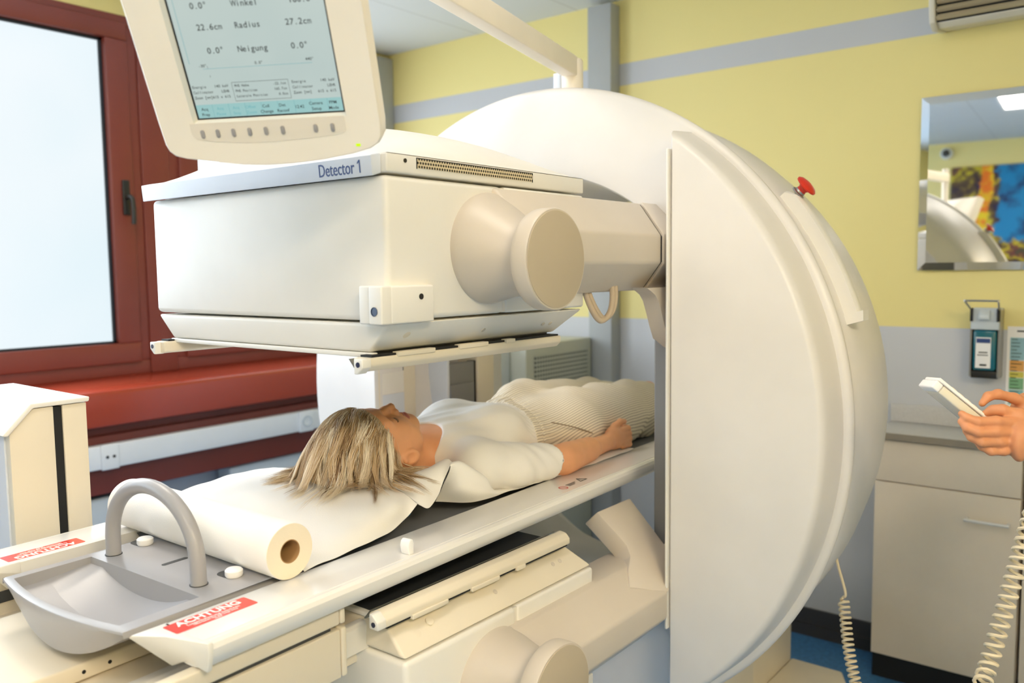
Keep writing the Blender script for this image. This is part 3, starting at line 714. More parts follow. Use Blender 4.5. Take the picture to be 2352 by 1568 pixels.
# plug socket of the hand-control cable
# ------------------------------------------------------------------ detector heads
ZM = 1.195
def detector(mir, dy, label):
    def z(v): return 2 * ZM - v if mir else v
    def fin(mb):
        if mir:
            mb.transform(Matrix(((1, 0, 0, 0), (0, 1, 0, dy), (0, 0, -1, 2 * ZM - .020), (0, 0, 0, 1)))); mb.flip()
        return mb
    t = thing('detector_head', label, 'detector', (1.22, CY + dy, z(1.6)), group='gamma camera detector heads')
    y0, y1 = 1.0, 1.712
    part('housing', fin(MB().box(.940, 1.2385, y0, y1, 1.468, 1.703, .010).box(1.2415, 1.508, y0, y1, 1.468, 1.703, .006).box(1.23, 1.25, y0 + .003, y1 - .003, 1.47, 1.70)), M_white, t)
    def lid(u, v):
        x = .946 + u * (1.508 - .946); y = y0 + v * (y1 - y0)
        a = 1 - abs(2 * u - 1) ** 2.6; b = 1 - abs(2 * v - 1) ** 1.9
        return (x, y, 1.738 + .100 * (a ** .8) * (b ** .8))
    lb = MB().grid(lid, 48, 48); lb.box(.944, 1.508, y0, y1, 1.707, 1.738, .003)
    part('lid', fin(lb), M_white, t, ang=60)
    part('front_bar', fin(MB().prism([(.944, 1.706), (.925, 1.700), (.922, 1.733), (.938, 1.737), (.944, 1.737)], 'y', y0 + .012, y1 + .008, .002)), M_coolwhite, t)
    vt = part('vent', fin(MB().box(1.013, 1.328, y0 - .0012, y0 + .002, 1.7185, 1.7335)), M_vent, t)
    part('vent_rim', fin(MB().box(1.011, 1.330, y0 - .0006, y0 + .002, 1.7335, 1.7352).box(1.011, 1.0128, y0 - .0006, y0 + .002, 1.717, 1.735).box(1.3285, 1.330, y0 - .0006, y0 + .002, 1.717, 1.735)), M_ink, t)
    part('screw', fin(MB().lathe([(.0035, 0), (.0035, .0012), (.002, .0012)], (.985, y0 - .0002, 1.728), (0, -1, 0), 16)), M_screw, t)
    if not mir:
        LM = frame_m((.9232, 1.034, 1.7165), (0, -1, 0), (-.0909, 0, 1)); tb_ = text_mb('Detector 1', .0300, LM, sx=.80, align='RIGHT')
        lv = [LM.inverted() @ v.co for v in tb_.bm.verts]; rx_ = max(v.x for v in lv); bar = [v for v in lv if v.x > rx_ - .004]; lx_ = min(v.x for v in bar); ty_ = max(v.y for v in bar)
        fg = MB().prism([(lx_ + .0003, ty_), (lx_ + .0003, ty_ - .0028), (lx_ - .0042, ty_ - .0062), (lx_ - .0042, ty_ - .0038)], 'z', -.0004, .0004); fg.transform(LM)
        fm_ = bpy.data.meshes.new('t'); fg.bm.to_mesh(fm_); fg.bm.free(); tb_.bm.from_mesh(fm_); bpy.data.meshes.remove(fm_)
        part('lettering', tb_, M_blueprint, t, 'blue lettering Detector 1')
    if not mir:
      cb = part('corner_block', fin(MB().box(.934, 1.033, y0 - .0138, y0 + .004, 1.4645, 1.5255, .003).box(.914, .942, y0 - .013, y0 + .018, 1.464, 1.526, .003).box(.918, .942, y0 + .0195, y0 + .045, 1.464, 1.526, .003)), M_white, t)
      part('sensor', fin(MB().lathe([(.0075, 0), (.0075, .001), (.0068, .001), (.006, -.001)], (.9138, y0 + .004, 1.485), (-1, 0, 0), 24)), M_bluelens, cb, 'dark blue sensor window')
      part('screw', fin(MB().lathe([(.005, 0), (.005, .001), (.003, .0011)], (1.002, y0 - .0138, 1.507), (0, -1, 0), 16)), M_screw, cb)
    # sloping shroud between housing and collimator tray
    tb = MB().hull8([(.945, y0 + .052, 1.415), (1.466, y0 + .052, 1.415), (1.466, y1 - .052, 1.415), (.945, y1 - .052, 1.415),
                     (.941, y0 + .002, 1.464), (1.507, y0 + .002, 1.464), (1.507, y1 - .002, 1.464), (.941, y1 - .002, 1.464)], .006)
    sh = part('shroud', fin(tb), M_cream if mir else M_white, t)
    for (x, f) in ((.995, .55), (1.03, .35)) if mir else ((1.005, .55),):
        part('screw_plug', fin(MB().lathe([(.008, -.002), (.008, .0012), (.006, .0016)], (x, y0 + .027 - .024 * (f - .5), 1.44 + .024 * (f - .5) * 2), (0, -.7, -.7), 20)), M_cream, sh)
    for x in (1.21, 1.40, 1.425):
        part('screw_plug', fin(MB().lathe([(.005, -.002), (.005, .0012), (.004, .0014)], (x, y0 + .03, 1.437), (0, -.7, -.7), 16)), M_arm, sh)
    # collimator with guard rails
    part('collimator', fin(MB().box(.955, 1.455, y0 + .06, y1 - .06, 1.4055, 1.4145)), M_collim, t)
    part('front_lip', fin(MB().box(.944, .957, y0 + .045, y1 - .045, 1.406, 1.4145, .002)), M_white, t)
    for s in (0, 1):
        a = y0 + .028 if s == 0 else y1 - .028; sg = 1 if s == 0 else -1
        pr = [(a, 1.409), (a, 1.396), (a + sg * .010, 1.386), (a + sg * .026, 1.384), (a + sg * .034, 1.389), (a + sg * .034, 1.409)]
        rl = part('guard_rail', fin(MB().prism(pr, 'x', .918, 1.462, .003)), M_cream, t)
        part('rail_end', fin(MB().prism([(a - sg * .001, 1.408), (a - sg * .001, 1.394), (a + sg * .012, 1.383), (a + sg * .020, 1.383), (a + sg * .020, 1.408)], 'x', .906, .926, .002)), M_white, rl)
        part('screw', fin(MB().lathe([(.0045, 0), (.0045, .001), (.002, .001)], (.9058, a + sg * .009, 1.399), (-1, 0, 0), 16)), M_bluelens, rl)
        if s == 0:
            part('guard_film', fin(MB().hull8([(.925, a + .034, 1.387), (1.455, a + .034, 1.387), (1.455, a + .038, 1.387), (.925, a + .038, 1.387), (.925, a + .050, 1.405), (1.455, a + .050, 1.405), (1.455, a + .054, 1.405), (.925, a + .054, 1.405)])), M_strip, rl)
        gp = MB().box(.93, 1.455, a + sg * .003, a + sg * .03, 1.4085, 1.4125)
        part('hinge_gap', fin(gp), M_black, t)
        for (p, q) in ((.985, 1.075), (1.14, 1.22), (1.275, 1.302)):
            part('hinge_tab', fin(MB().box(p, q, a - sg * .003, a + sg * .012, 1.4065, 1.4145, .001)), M_cream, t)
    # pivot arm
    arm = [(.915, 1.622), (.915, 1.560), (.985, 1.498), (1.07, 1.498), (1.07, 1.692), (.995, 1.699)]
    def ring(x0, k, grow=0.0): return [(x0 + k * (p[0] - .915), p[0] - (grow if p[0] < 1 else -grow), p[1] + (grow if p[1] > 1.6 else -grow)) for p in arm]
    ab = MB().loft([ring(1.205, 0), ring(1.692, .55 if not mir else 0)], True, True, bevel=.006)
    hx = -.022 if mir else 0.0
    ax_ = part('support_arm', fin(ab), M_arm, t)
    prof = [(.100, .002, 0), (.101, .012, 0), (.0985, .020, 0), (.094, .030, .1), (.080, .060, .4), (.066, .090, .75), (.060, .105, .9), (.060, .120, 1), (.066, .127, 1), (.080, .130, 1)]
    piv = MB().loft([[(1.19 + hx + .002 * q + r * math.cos(2 * PI * k / 64), 1.005 - h, 1.588 - .022 * q + r * math.sin(2 * PI * k / 64)) for k in range(64)] for r, h, q in prof], True, True)
    piv.lathe([(.086, -.002), (.088, .002), (.0885, .008), (.0885, .028), (.0865, .031)], (1.192 + hx, .8775, 1.566), (0, -1, 0), 64)
    part('pivot_hub', fin(piv), M_arm, ax_, ang=55)
    part('pivot_cap', fin(MB().lathe([(.0835, 0), (.0835, .0012), (.082, .0016)], (1.192 + hx, .8465, 1.566), (0, -1, 0), 64)), M_cap, ax_, 'flat round beige cap')
    if not mir:
        # flared bracket to the ring, with a dark joint
        part('joint_gap', fin(MB().loft([ring(1.690, .55, -.003), ring(1.700, .55, -.003)], True, True)), M_black, ax_)
        part('ring_bracket', fin(MB().loft([ring(1.697, .55, .002), ring(1.82, 0, .002)], True, True, bevel=.003)), M_arm, ax_)
        fl = [(1.645, 1.505), (1.80, 1.505), (1.80, 1.36), (1.745, 1.385), (1.728, 1.415), (1.715, 1.442), (1.697, 1.475), (1.682, 1.489), (1.665, 1.497)]
        part('bracket_flare', fin(MB().prism(fl, 'y', .925, .965, .0)), M_arm, ax_)
    else:
        n1 = Vector((0, .70, -.714))   # in mirrored coordinates: the web climbs inward along the ring
        def W(x, s, off): return (x, .915 + .70 * s - off * .714, 1.56 - .714 * s - off * .70)
        ol = [(1.69, -.002), (1.58, .05), (1.615, .085), (1.655, .11), (1.668, .135), (1.662, .17), (1.648, .235), (1.80, .235), (1.80, .05)]
        A = [W(x, s, 0) for x, s in ol]; B = [W(x, s, -.05) for x, s in ol]
        part('ring_bracket', fin(MB().loft([A, B], True, True, bevel=.004)), M_arm, ax_)
        part('bracket_block', fin(MB().prism([(.97, 1.62), (.97, 1.53), (.99, 1.50), (1.07, 1.50), (1.07, 1.69), (.995, 1.69)], 'x', 1.69, 1.80, .006)), M_arm, ax_)
    return t
detector(False, 0, 'upper white detector head lettered Detector 1 above the patient')
detector(True, -.02, 'lower cream detector head below the table, dark plate facing up')

# hose loops hanging behind the upper detector
hs = MB()
for dx, dz in ((0, 0), (.012, .004)):
    hs.tube(bez([(1.515 + dx, 1.02, 1.56), (1.512 + dx, 1.0, 1.50), (1.522 + dx, .985, 1.455 + dz), (1.545 + dx, .98, 1.437 + dz), (1.572 + dx, .975, 1.455 + dz), (1.582 + dx, .975, 1.50), (1.580 + dx, .985, 1.57)], 8), .0065, 10)
single('cable_loop', hs, M_hose, 'beige double cable loop hanging at the detector\'s rear corner', 'cable')

# ------------------------------------------------------------------ monitor on its arm
sc_ = .90
Mo = Vector(CAM + sc_ * (np.array([.7567, 1.2266, 1.7903]) - CAM)); mu = Vector((.5531, -.8327, .0269)); mv = Vector((.4058, .2411, -.8816))
MF = frame_m(Mo, mu, -mv)          # x right, y up, z out of the screen; origin = lower left corner of the picture area
mon = thing('monitor', 'beige swivel monitor with lit green-grey display above the detector', 'monitor', (0, 0, 0)); mon.matrix_world = MF; WM[mon.name] = MF
def mp(s, t, d=0): return (s * sc_, -t * sc_, d)
def mloc(name, mb, m, parent=mon, label=None): return part(name, mb, m, parent, label, world=False)
L, Rr, T = -.061, .2925, -.235
out = [(L - .001, T), (L, .0), (L + .001, .035)]
out += [(L + .004, .046), (L + .012, .0545), (L + .03, .060), (.02, .0685), (.06, .0745), (.10, .077), (.14, .0765), (.19, .073), (.24, .0655), (.27, .058), (.284, .050), (.290, .040), (Rr, .02), (Rr + .001, -.06), (Rr + .003, T)]
def ring_o(k, d, dt=0): 
    cx, cy = .115, -.08
    return [mp(cx + (s - cx) * k, cy + (t - cy) * k + dt, d) for s, t in out]
scr = [(-.004, T + .03), (-.004, .004), (.240, .004), (.240, T + .03)]
# bezel front with screen opening: quads between outline samples and the opening
case = MB().loft([ring_o(.985, .010), ring_o(.995, .0085), ring_o(1.0, .004), ring_o(1.0, -.022), ring_o(.97, -.040), ring_o(.80, -.062), ring_o(.55, -.070)], True, False)
t_ = bmesh.new(); o_ = [t_.verts.new(v) for v in ring_o(.985, .010)]; i_ = [t_.verts.new(mp(s, t, .010)) for s, t in scr]
ed = [t_.edges.new((o_[k], o_[(k + 1) % len(o_)])) for k in range(len(o_))] + [t_.edges.new((i_[k], i_[(k + 1) % 4])) for k in range(4)]
bmesh.ops.triangle_fill(t_, use_beauty=True, use_dissolve=False, edges=ed)
bmesh.ops.recalc_face_normals(t_, faces=t_.faces)
if sum(f.normal.z for f in t_.faces) < 0: bmesh.ops.reverse_faces(t_, faces=t_.faces)
case._merge(t_)
case.loft([ring_o(.55, -.070), [mp(.115, -.08, -.071)] * len(out)], True, False)
mloc('casing', case, M_bezel)
lip = MB(); li = [(-.001, T + .03), (-.001, .001), (.2372, .001), (.2372, T + .03)]
lip.loft([[mp(s, t, .0102) for s, t in scr], [mp(s, t, -.001) for s, t in li]], True, False)
mloc('screen_lip', lip, M_white)
sg = mloc('screen_gasket', MB().box(-.0012 * sc_, .2374 * sc_, -.001 * sc_, .205 * sc_, -.004, -.0015), M_black)
sn = mloc('screen', MB().box(.0022 * sc_, .2344 * sc_, .0016 * sc_, .204 * sc_, -.0015, -.0008), M_screen, label='lit green-grey display')
mloc('menu_bar', MB().box(.0022 * sc_, .2344 * sc_, .0018 * sc_, .0225 * sc_, -.0008, -.0006), M_teal, sn)
dv_ = MB()
for k in range(1, 9): dv_.box((k * .0262 - .0004 + .0022) * sc_, (k * .0262 + .0022) * sc_, .0018 * sc_, .0222 * sc_, -.0006, -.00045)
mloc('menu_dividers', dv_, M_tealline, sn)
def tx(parts, m, nm):
    for s, x, t, size, al, mono in parts:
        mb = MB()
        q = text_mb(s, size * sc_, Matrix.Translation((x * sc_, -t * sc_, -.0004)), depth=.00005, align=al, mono=mono * sc_ if mono else None, sx=1.0, bold=size * .006)
        me = bpy.data.meshes.new('t'); q.bm.to_mesh(me); q.bm.free(); mb.bm.from_mesh(me); bpy.data.meshes.remove(me)
        mloc(nm, mb, m, sn)
G = .0066
tx([('0.0°', .034, -.1675, .0125, 'LEFT', G), ('Winkel', .117, -.1675, .0125, 'CENTER', G), ('180.0°', .222, -.1675, .0125, 'RIGHT', G),
    ('22.6cm', .036, -.1370, .0125, 'LEFT', G), ('Radius', .114, -.1370, .0125, 'CENTER', G), ('27.2cm', .211, -.1370, .0125, 'RIGHT', G),
    ('0.0°', .043, -.1030, .0125, 'LEFT', G), ('Neigung', .114, -.1030, .0125, 'CENTER', G), ('0.0°', .199, -.1030, .0125, 'RIGHT', G)], M_ink, 'large_readout')
g = .0032
rows = [('-30°', .030, -.0815, .0062, 'CENTER', g), ('0.0°', .118, -.0815, .0062, 'CENTER', g), ('440°', .197, -.0825, .0062, 'CENTER', g)]
for k, (a, b) in enumerate((('Energie', '140 keV'), ('Collimator', 'LEHR'), ('Zoom [mm]', '615 x 615'))):
    t = -.0500 + k * .0082
    rows += [(a, .0045, t, .0060, 'LEFT', g), (b, .062, t, .0060, 'RIGHT', g), (a, .162, t, .0060, 'LEFT', g), (b, .229, t, .0060, 'RIGHT', g)]
for k, (a, b) in enumerate((('PHS Hohe', '-22.1cm'), ('PHS Position', '165.7cm'), ('Laterale Position', '0.0cm'))):
    t = -.0490 + k * .0080; rows += [(a, .0715, t, .0056, 'LEFT', .0029), (b, .153, t, .0056, 'RIGHT', .0029)]
tx(rows, M_ink, 'small_readout')
tx([('Acq', .0150, -.0155, .0068, 'CENTER', None), ('Prep', .0150, -.0070, .0068, 'CENTER', None), ('Coll', .1135, -.0155, .0068, 'CENTER', None), ('Change', .1135, -.0070, .0068, 'CENTER', None),
    ('Det', .1395, -.0155, .0068, 'CENTER', None), ('Reconf', .1395, -.0070, .0068, 'CENTER', None), ('12:42', .1665, -.0115, .0068, 'CENTER', None), ('Camera', .1930, -.0155, .0068, 'CENTER', None), ('Setup', .1930, -.0070, .0068, 'CENTER', None),
    ('PPM', .2200, -.0155, .0068, 'CENTER', None), ('Mode', .2200, -.0070, .0068, 'CENTER', None)], M_ink, 'menu_text')
tx([('Acq', .0400, -.0155, .0066, 'CENTER', None), ('Pause', .0400, -.0070, .0066, 'CENTER', None), ('Acq', .0655, -.0155, .0066, 'CENTER', None), ('Stop', .0655, -.0070, .0066, 'CENTER', None), ('Offset', .0890, -.0155, .0066, 'CENTER', None), ('Zoom', .0890, -.0070, .0066, 'CENTER', None)], M_ghost, 'ghost_menu_text')
bx = MB()
for (a, b, c, d) in ((.068, .157, .0540, .0545), (.068, .157, .0255, .0260), (.068, .0684, .0255, .0545), (.1566, .157, .0255, .0545), (.037, .0374, .077, .081), (.0375, .038, .064, .067)):
    bx.box(a * sc_, b * sc_, c * sc_, d * sc_, -.0005, -.0004)
mloc('readout_box', bx, M_ink, sn)
mloc('scale_line', MB().box(.030 * sc_, .20 * sc_, .0765 * sc_, .0770 * sc_, -.0006, -.0005).box(.010 * sc_, .0106 * sc_, .085 * sc_, .185 * sc_, -.0006, -.0005), M_tealline, sn)
kp = [(-.0105, .0025), (-.0115, .016), (-.010, .023), (-.004, .0285), (.03, .0335), (.075, .037), (.115, .0375), (.16, .036), (.21, .0325), (.231, .0295), (.2365, .0255), (.2370, .015), (.2370, .0025)]
mloc('key_strip', MB().loft([[mp(s, t, .0098) for s, t in kp], [mp(s, t, .0106) for s, t in kp]], True, True), mat('key_strip_beige', (236, 226, 210), .5))
for s in (.0072, .0318, .0572, .0832, .1095, .1365, .1890, .2160):
    pts = [(s + .0032 * math.cos(a), .0197 + (.0032 * math.sin(a) + (.0035 if math.sin(a) > 0 else -.0035))) for a in np.linspace(0, 2 * PI, 20, endpoint=False)]
    mloc('soft_key', MB().loft([[mp(x, y, .0104) for x, y in pts], [mp(x, y, .0118) for x, y in pts], [mp(s + (x - s) * .8, .0197 + (y - .0197) * .85, .0124) for x, y in pts]], True, True), M_button)
mloc('power_led', MB().box(.2475 * sc_, .2545 * sc_, -.0525 * sc_, -.0485 * sc_, .0095, .0108), M_led, label='green power light')
# swivel: ball joint, drop rod, long arm, post on the gantry
back = MF @ Vector(mp(.115, -.08, -.068)); elbow = Vector((.80, .945, 2.135)); top = Vector((1.985, 1.352, 2.105))
part('ball_joint', MB().lathe([(.012, -.035), (.026, -.026), (.034, -.01), (.034, .01), (.026, .026), (.012, .035)], back + (MF.to_3x3() @ Vector((0, 0, -.03))), (0, 0, 1), 24).tube([back, back + MF.to_3x3() @ Vector((0, 0, -.03))], .018, 16), M_bezel, mon)
j0 = back + (MF.to_3x3() @ Vector((0, 0, -.03)))
part('drop_rod', MB().tube([j0, j0 + Vector((0, 0, .06)), Vector((j0.x, j0.y, 2.16))], .019, 16), M_bezel, mon)
elbow = Vector((j0.x, j0.y, 2.105))
dirx = (top - elbow).normalized(); ny = Vector((-dirx.y, dirx.x, 0)).normalized(); up_ = Vector((0, 0, 1))
def beam(a, b, w, h0, h1): return [a + ny * w + up_ * h0, a - ny * w + up_ * h0, b - ny * w + up_ * h0, b + ny * w + up_ * h0, a + ny * w + up_ * h1, a - ny * w + up_ * h1, b - ny * w + up_ * h1, b + ny * w + up_ * h1]
part('swing_arm', MB().hull8(beam(elbow - dirx * .02, top, .020, -.028, .024), .004).hull8(beam(elbow - dirx * .02, top, .0135, .024, .029), .002), M_bezel, mon)
part('post', MB().lathe([(.030, 0), (.030, .135), (.027, .141), (.015, .143)], (1.99, 1.355, 1.985), (0, 0, 1), 32), M_bezel, mon)
part('post_bracket', MB().box(1.975, 2.01, 1.385, 1.41, 1.985, 2.095, .003), M_coolwhite, mon)

# ------------------------------------------------------------------ examination table (own axes: x along the table from its head end, y across)
TA = math.radians(2.2); TO = (0.6, 1.35, 0.0)
TM = Matrix.Translation(TO) @ Matrix.Rotation(TA, 4, 'Z')
tab = thing('examination_table', 'long white examination table carrying the patient into the scanner', 'table', TO, Matrix.Rotation(TA, 3, 'Z'))
def tl_(name, mb, m, parent=tab, label=None, ang=38): return part(name, mb, m, parent, label, world=False, ang=ang)
def railprof(s):
    return [(s * .226, 1.043), (s * .226, 1.049), (s * .231, 1.0505), (s * .3225, 1.0505), (s * .3232, 1.0495), (s * .3250, 1.0495), (s * .3257, 1.0505), (s * .330, 1.0500), (s * .3355, 1.0465), (s * .3385, 1.040), (s * .338, 1.031), (s * .334, 1.021), (s * .326, 1.012), (s * .30, 1.006), (s * .226, 1.006)]
for s in (-1, 1):
    rl = tl_('side_rail', MB().prism(railprof(s), 'x', -.005, 1.95), M_rail, ang=25)
    # moulded end cap
    a = [(-.008, s * .3375, 1.0505), (-.008, s * .3390, 1.035), (-.008, s * .334, 1.008), (-.008, s * .285, 1.012), (-.012, s * .255, .998), (-.055, s * .222, 1.046), (-.054, s * .226, 1.0505), (-.030, s * .27, 1.0505)]
    b = [(.0, s * .3385, 1.050), (.0, s * .3395, 1.035), (.0, s * .334, 1.009), (.0, s * .285, 1.010), (.0, s * .255, 1.0), (.0, s * .224, 1.03), (.0, s * .226, 1.0505), (.0, s * .27, 1.0505)]
    tl_('end_cap', MB().loft([a, b], True, True, bevel=.0015), M_white, rl)
    # warning sticker with lettering
    x0, x1, c = -.014, .122, s * .257
    st = tl_('warning_sticker', MB().prism(rrect(x0, x1, c - .0185, c + .0185, .003), 'z', 1.0505, 1.0509), M_sticker, rl, 'red warning sticker')
    Mx = Matrix.Translation(((x0 + x1) / 2, c, 1.0510)) @ (Matrix.Rotation(PI, 4, 'Z') if s > 0 else Matrix.Identity(4))
    mbt = MB()
    for sz, dy, txt, bo_ in ((.0215, .0085, 'ACHTUNG', .0006), (.0085, -.0045, 'Liegenbelastung beachten', 0), (.0062, -.0105, 'Überlasten Sie die Liege bitte', 0), (.0060, -.0155, 'nicht', 0)):
        q = text_mb(txt, sz, Mx @ Matrix.Translation((0, dy, 0)), depth=.0001, align='CENTER', bold=bo_)
        me = bpy.data.meshes.new('t'); q.bm.to_mesh(me); q.bm.free(); mbt.bm.from_mesh(me); bpy.data.meshes.remove(me)
    part('sticker_text', mbt, M_letter, st, world=False)
# grey trough between the rails
def trough(u, v):
    x = .215 + u * 1.735; y = -.231 + v * .462; q = abs(2 * v - 1)
    return (x, y, 1.0265 + .022 * max(0, (q - .80) / .20) ** 1.5 if q < .999 else 1.049)
tl_('pallet', MB().grid(trough, 2, 40).box(.215, 1.95, -.228, .228, .998, 1.018, .004), M_pallet)
hk = [(-.004, 0), (.008, 0), (.0078, .010), (.0085, .019), (.006, .026), (.0, .028), (-.005, .024), (-.007, .016), (-.006, .008)]
tl_('cable_clip', MB().prism([(.412 + p, 1.0505 + q) for p, q in hk], 'y', -.320, -.2995, .002), M_letter)
# small pictograms and print on the near rail
lx = .945
nb = MB().lathe([(.0115, 0), (.0115, .0003), (.0095, .0003), (.0095, 0)], (lx, -.296, 1.0505), (0, 0, 1), 32, cap=False)
nb.hull8([(lx - .008, -.289, 1.0505), (lx - .0065, -.2875, 1.0505), (lx + .008, -.303, 1.0505), (lx + .0065, -.3045, 1.0505), (lx - .008, -.289, 1.0508), (lx - .0065, -.2875, 1.0508), (lx + .008, -.303, 1.0508), (lx + .0065, -.3045, 1.0508)])
tl_('prohibition_sign', nb, M_redink)
wt_ = MB(); q0 = [(lx + .072, -.292), (lx + .100, -.292), (lx + .086, -.271)]
for k in range(3):
    a, b = q0[k], q0[(k + 1) % 3]; wt_.tube([(a[0], a[1] - .006, 1.0507), (b[0], b[1] - .006, 1.0507)], .0009, 4)
wt_.box(lx + .0852, lx + .0868, -.293, -.283, 1.0505, 1.0508).box(lx + .0852, lx + .0868, -.296, -.2945, 1.0505, 1.0508)
tl_('warning_sign', wt_, M_ink)
ln = MB()
for k in range(3): ln.box(lx + .022, lx + .062 - .008 * k, -.2895 - .005 * k, -.2870 - .005 * k, 1.0505, 1.0508)
tl_('sign_print', ln, M_ink)
# grey head tray with handle
TX0, TX1, TY0, TY1 = -.060, .205, -.2165, .152
def tray():
    mb = MB()
    # outer hull: flat top plate and a bowl-shaped underside at the head end
    n = 24; top = 1.0545
    ys = np.concatenate([np.linspace(TY0, -.190, 5)[:-1], np.linspace(-.190, .134, 61), np.linspace(.134, TY1, 5)[1:]])
    def bottom(y): q = (2 * (y - TY0) / (TY1 - TY0) - 1); return 1.050 - .062 * (1 - q * q) ** .9
    # front apron (facing the head end), curved lower edge, slightly bowed outwards
    A = []; B = []
    for y in ys:
        q = (2 * (y - TY0) / (TY1 - TY0) - 1); xx = TX0 - .022 * (1 - q * q)
        A.append((xx, y, top)); B.append((xx + .012, y, bottom(y)))
        mb.loft([[(p[0] + .004, p[1], top) for p in A], [(p[0] + .0012, p[1], top - .0012) for p in A], [(p[0], p[1], top - .004) for p in A], [(p[0] + .001 + .004 * k_, p[1], p[2] + (b[2] - p[2]) * (.25 + .25 * k_)) for k_ in (0,) for p, b in zip(A, B)], [(p[0] + .006, p[1], p[2] + (b[2] - p[2]) * .65) for p, b in zip(A, B)], B, [(b[0] + .05, b[1], b[2]) for b in B], [(b[0] + .14, b[1], min(b[2] + .03, 1.045)) for b in B], [(.16, b[1], 1.045) for b in B]], False, False)
    # plate top with rectangular well
    wx0, wx1, wy0, wy1 = -.050, .078, -.190, .134
    def xo(y): q = (2 * (y - TY0) / (TY1 - TY0) - 1); return TX0 - .022 * (1 - q * q)
    yy = np.concatenate([np.linspace(TY0, wy0, 5)[:-1], np.linspace(wy0, wy1, 61), np.linspace(wy1, TY1, 5)[1:]])
    def wx(y): 
        q = 2 * (y - wy0) / (wy1 - wy0) - 1; return wx0 - .018 * max(0, 1 - q * q)
    def quadstrip(f0, f1):
        mb.loft([[f0(y) for y in yy], [f1(y) for y in yy]], False, False)
    quadstrip(lambda y: (xo(y) + .004, y, top), lambda y: (wx(np.clip(y, wy0, wy1)) if wy0 <= y <= wy1 else wx0, y, top))
    for y_a, y_b in ((TY0, wy0), (wy1, TY1)):
        mb.loft([[(wx0, y_a, top), (wx0, y_b, top)], [(wx1, y_a, top), (wx1, y_b, top)]], False, False)
    mb.loft([[(wx1, y, top) for y in yy], [(TX1, y, top) for y in yy]], False, False)
    # well: floor curved like a shallow trough
    wy = np.linspace(wy0, wy1, 61)
    def fl(y): q = 2 * (y - wy0) / (wy1 - wy0) - 1; return 1.036 - .040 * (1 - q * q)
    rows = []
    for u in np.linspace(0, 1, 8):
        rows.append([(wx(y) + .004 + u * (wx1 - .004 - wx(y) - .004), y, fl(y)) for y in wy])
    mb.loft([[(wx(y), y, top) for y in wy]] + rows + [[(wx1, y, top) for y in wy]], False, False)
    mb.loft([[(wx(wy0), wy0, top), (wx1, wy0, top)], [(wx(wy0) + .004, wy0, fl(wy0)), (wx1 - .004, wy0, fl(wy0))]], False, False)
    mb.loft([[(wx(wy1), wy1, top), (wx1, wy1, top)], [(wx(wy1) + .004, wy1, fl(wy1)), (wx1 - .004, wy1, fl(wy1))]], False, False)
    # side and rear skirts
    mb.loft([[(TX0, TY0, top), (TX1, TY0, top)], [(TX0, TY0 - .001, 1.045), (TX1, TY0 - .001, 1.045)]], False, False)
    mb.loft([[(TX0, TY1, top), (TX1, TY1, top)], [(TX0, TY1 + .001, 1.045), (TX1, TY1 + .001, 1.045)]], False, False)
    mb.loft([[(TX1, TY0, top), (TX1, TY1, top)], [(TX1 + .001, TY0, 1.03), (TX1 + .001, TY1, 1.03)]], False, False)
    bmesh.ops.remove_doubles(mb.bm, verts=mb.bm.verts, dist=.0004); bmesh.ops.recalc_face_normals(mb.bm, faces=mb.bm.faces)
    return mb
ty = tl_('head_tray', tray(), M_grey, label='grey moulded tray at the head end', ang=34)
hb = [(.110, -.137 + 0, 1.060)]
HX = .108
arc = [(HX, -.143, 1.052), (HX, -.142, 1.092)] + [(HX, -.0145 - .127 * math.cos(a), 1.092 + .103 * math.sin(a)) for a in np.linspace(.15, PI - .15, 26)] + [(HX, .113, 1.092), (HX, .114, 1.052)]
tl_('tray_handle', MB().tube(arc, .0128, 20), M_grey, ty)
for y in (-.143, .114): tl_('handle_collar', MB().lathe([(.0145, 0), (.0145, .0012), (.012, .0012)], (HX, y, 1.0543), (0, 0, 1), 28), M_dark, ty)
for (x, y) in ((.163, -.158), (.170, .118), (.146, -.012)):
    if y == -.012: tl_('latch_slot', MB().prism(rrect(x - .022, x + .026, y - .005, y + .005, .0045), 'z', 1.0542, 1.0549), M_dark, ty); continue
    kn = tl_('latch_slot', MB().prism(rrect(x - .014, x + .014, y - .006, y + .036, .0135), 'z', 1.0542, 1.0549), M_dark, ty)
    tl_('latch_knob', MB().lathe([(.013, 0), (.0145, .003), (.0145, .010), (.012, .0125), (.004, .0115)], (x, y, 1.0549), (0, 0, 1), 32), M_letter, ty, 'white latch knob')
# carriage below: slab with two holes, lower deck, ridges and the long side boxes
sl_ = tl_('carriage_slab', MB().box(-.95, .62, -.085, .20, .945, .972, .004), M_cream)
for x in (-.012, -.052): tl_('slab_hole', MB().lathe([(.003, 0), (.003, .0008)], (x, -.0849, .958), (0, -1, 0), 16), M_black, sl_)
tl_('carriage_deck', MB().box(-.95, .62, -.150, .30, .925, .942, .002), M_cream)
tl_('deck_ridge', MB().prism([(-.150, .925), (-.150, .944), (-.158, .951), (-.176, .951), (-.184, .944), (-.186, .925)], 'x', -.95, .60, .002), M_white)
tl_('deck_skirt', MB().prism([(-.186, .935), (-.262, .925), (-.262, .87), (-.186, .87)], 'x', -.95, .55, .003), M_cream)
tl_('outer_ridge', MB().prism([(-.262, .925), (-.262, .945), (-.268, .950), (-.280, .950), (-.286, .944), (-.286, .90), (-.262, .90)], 'x', -.95, .40, .002), M_white)
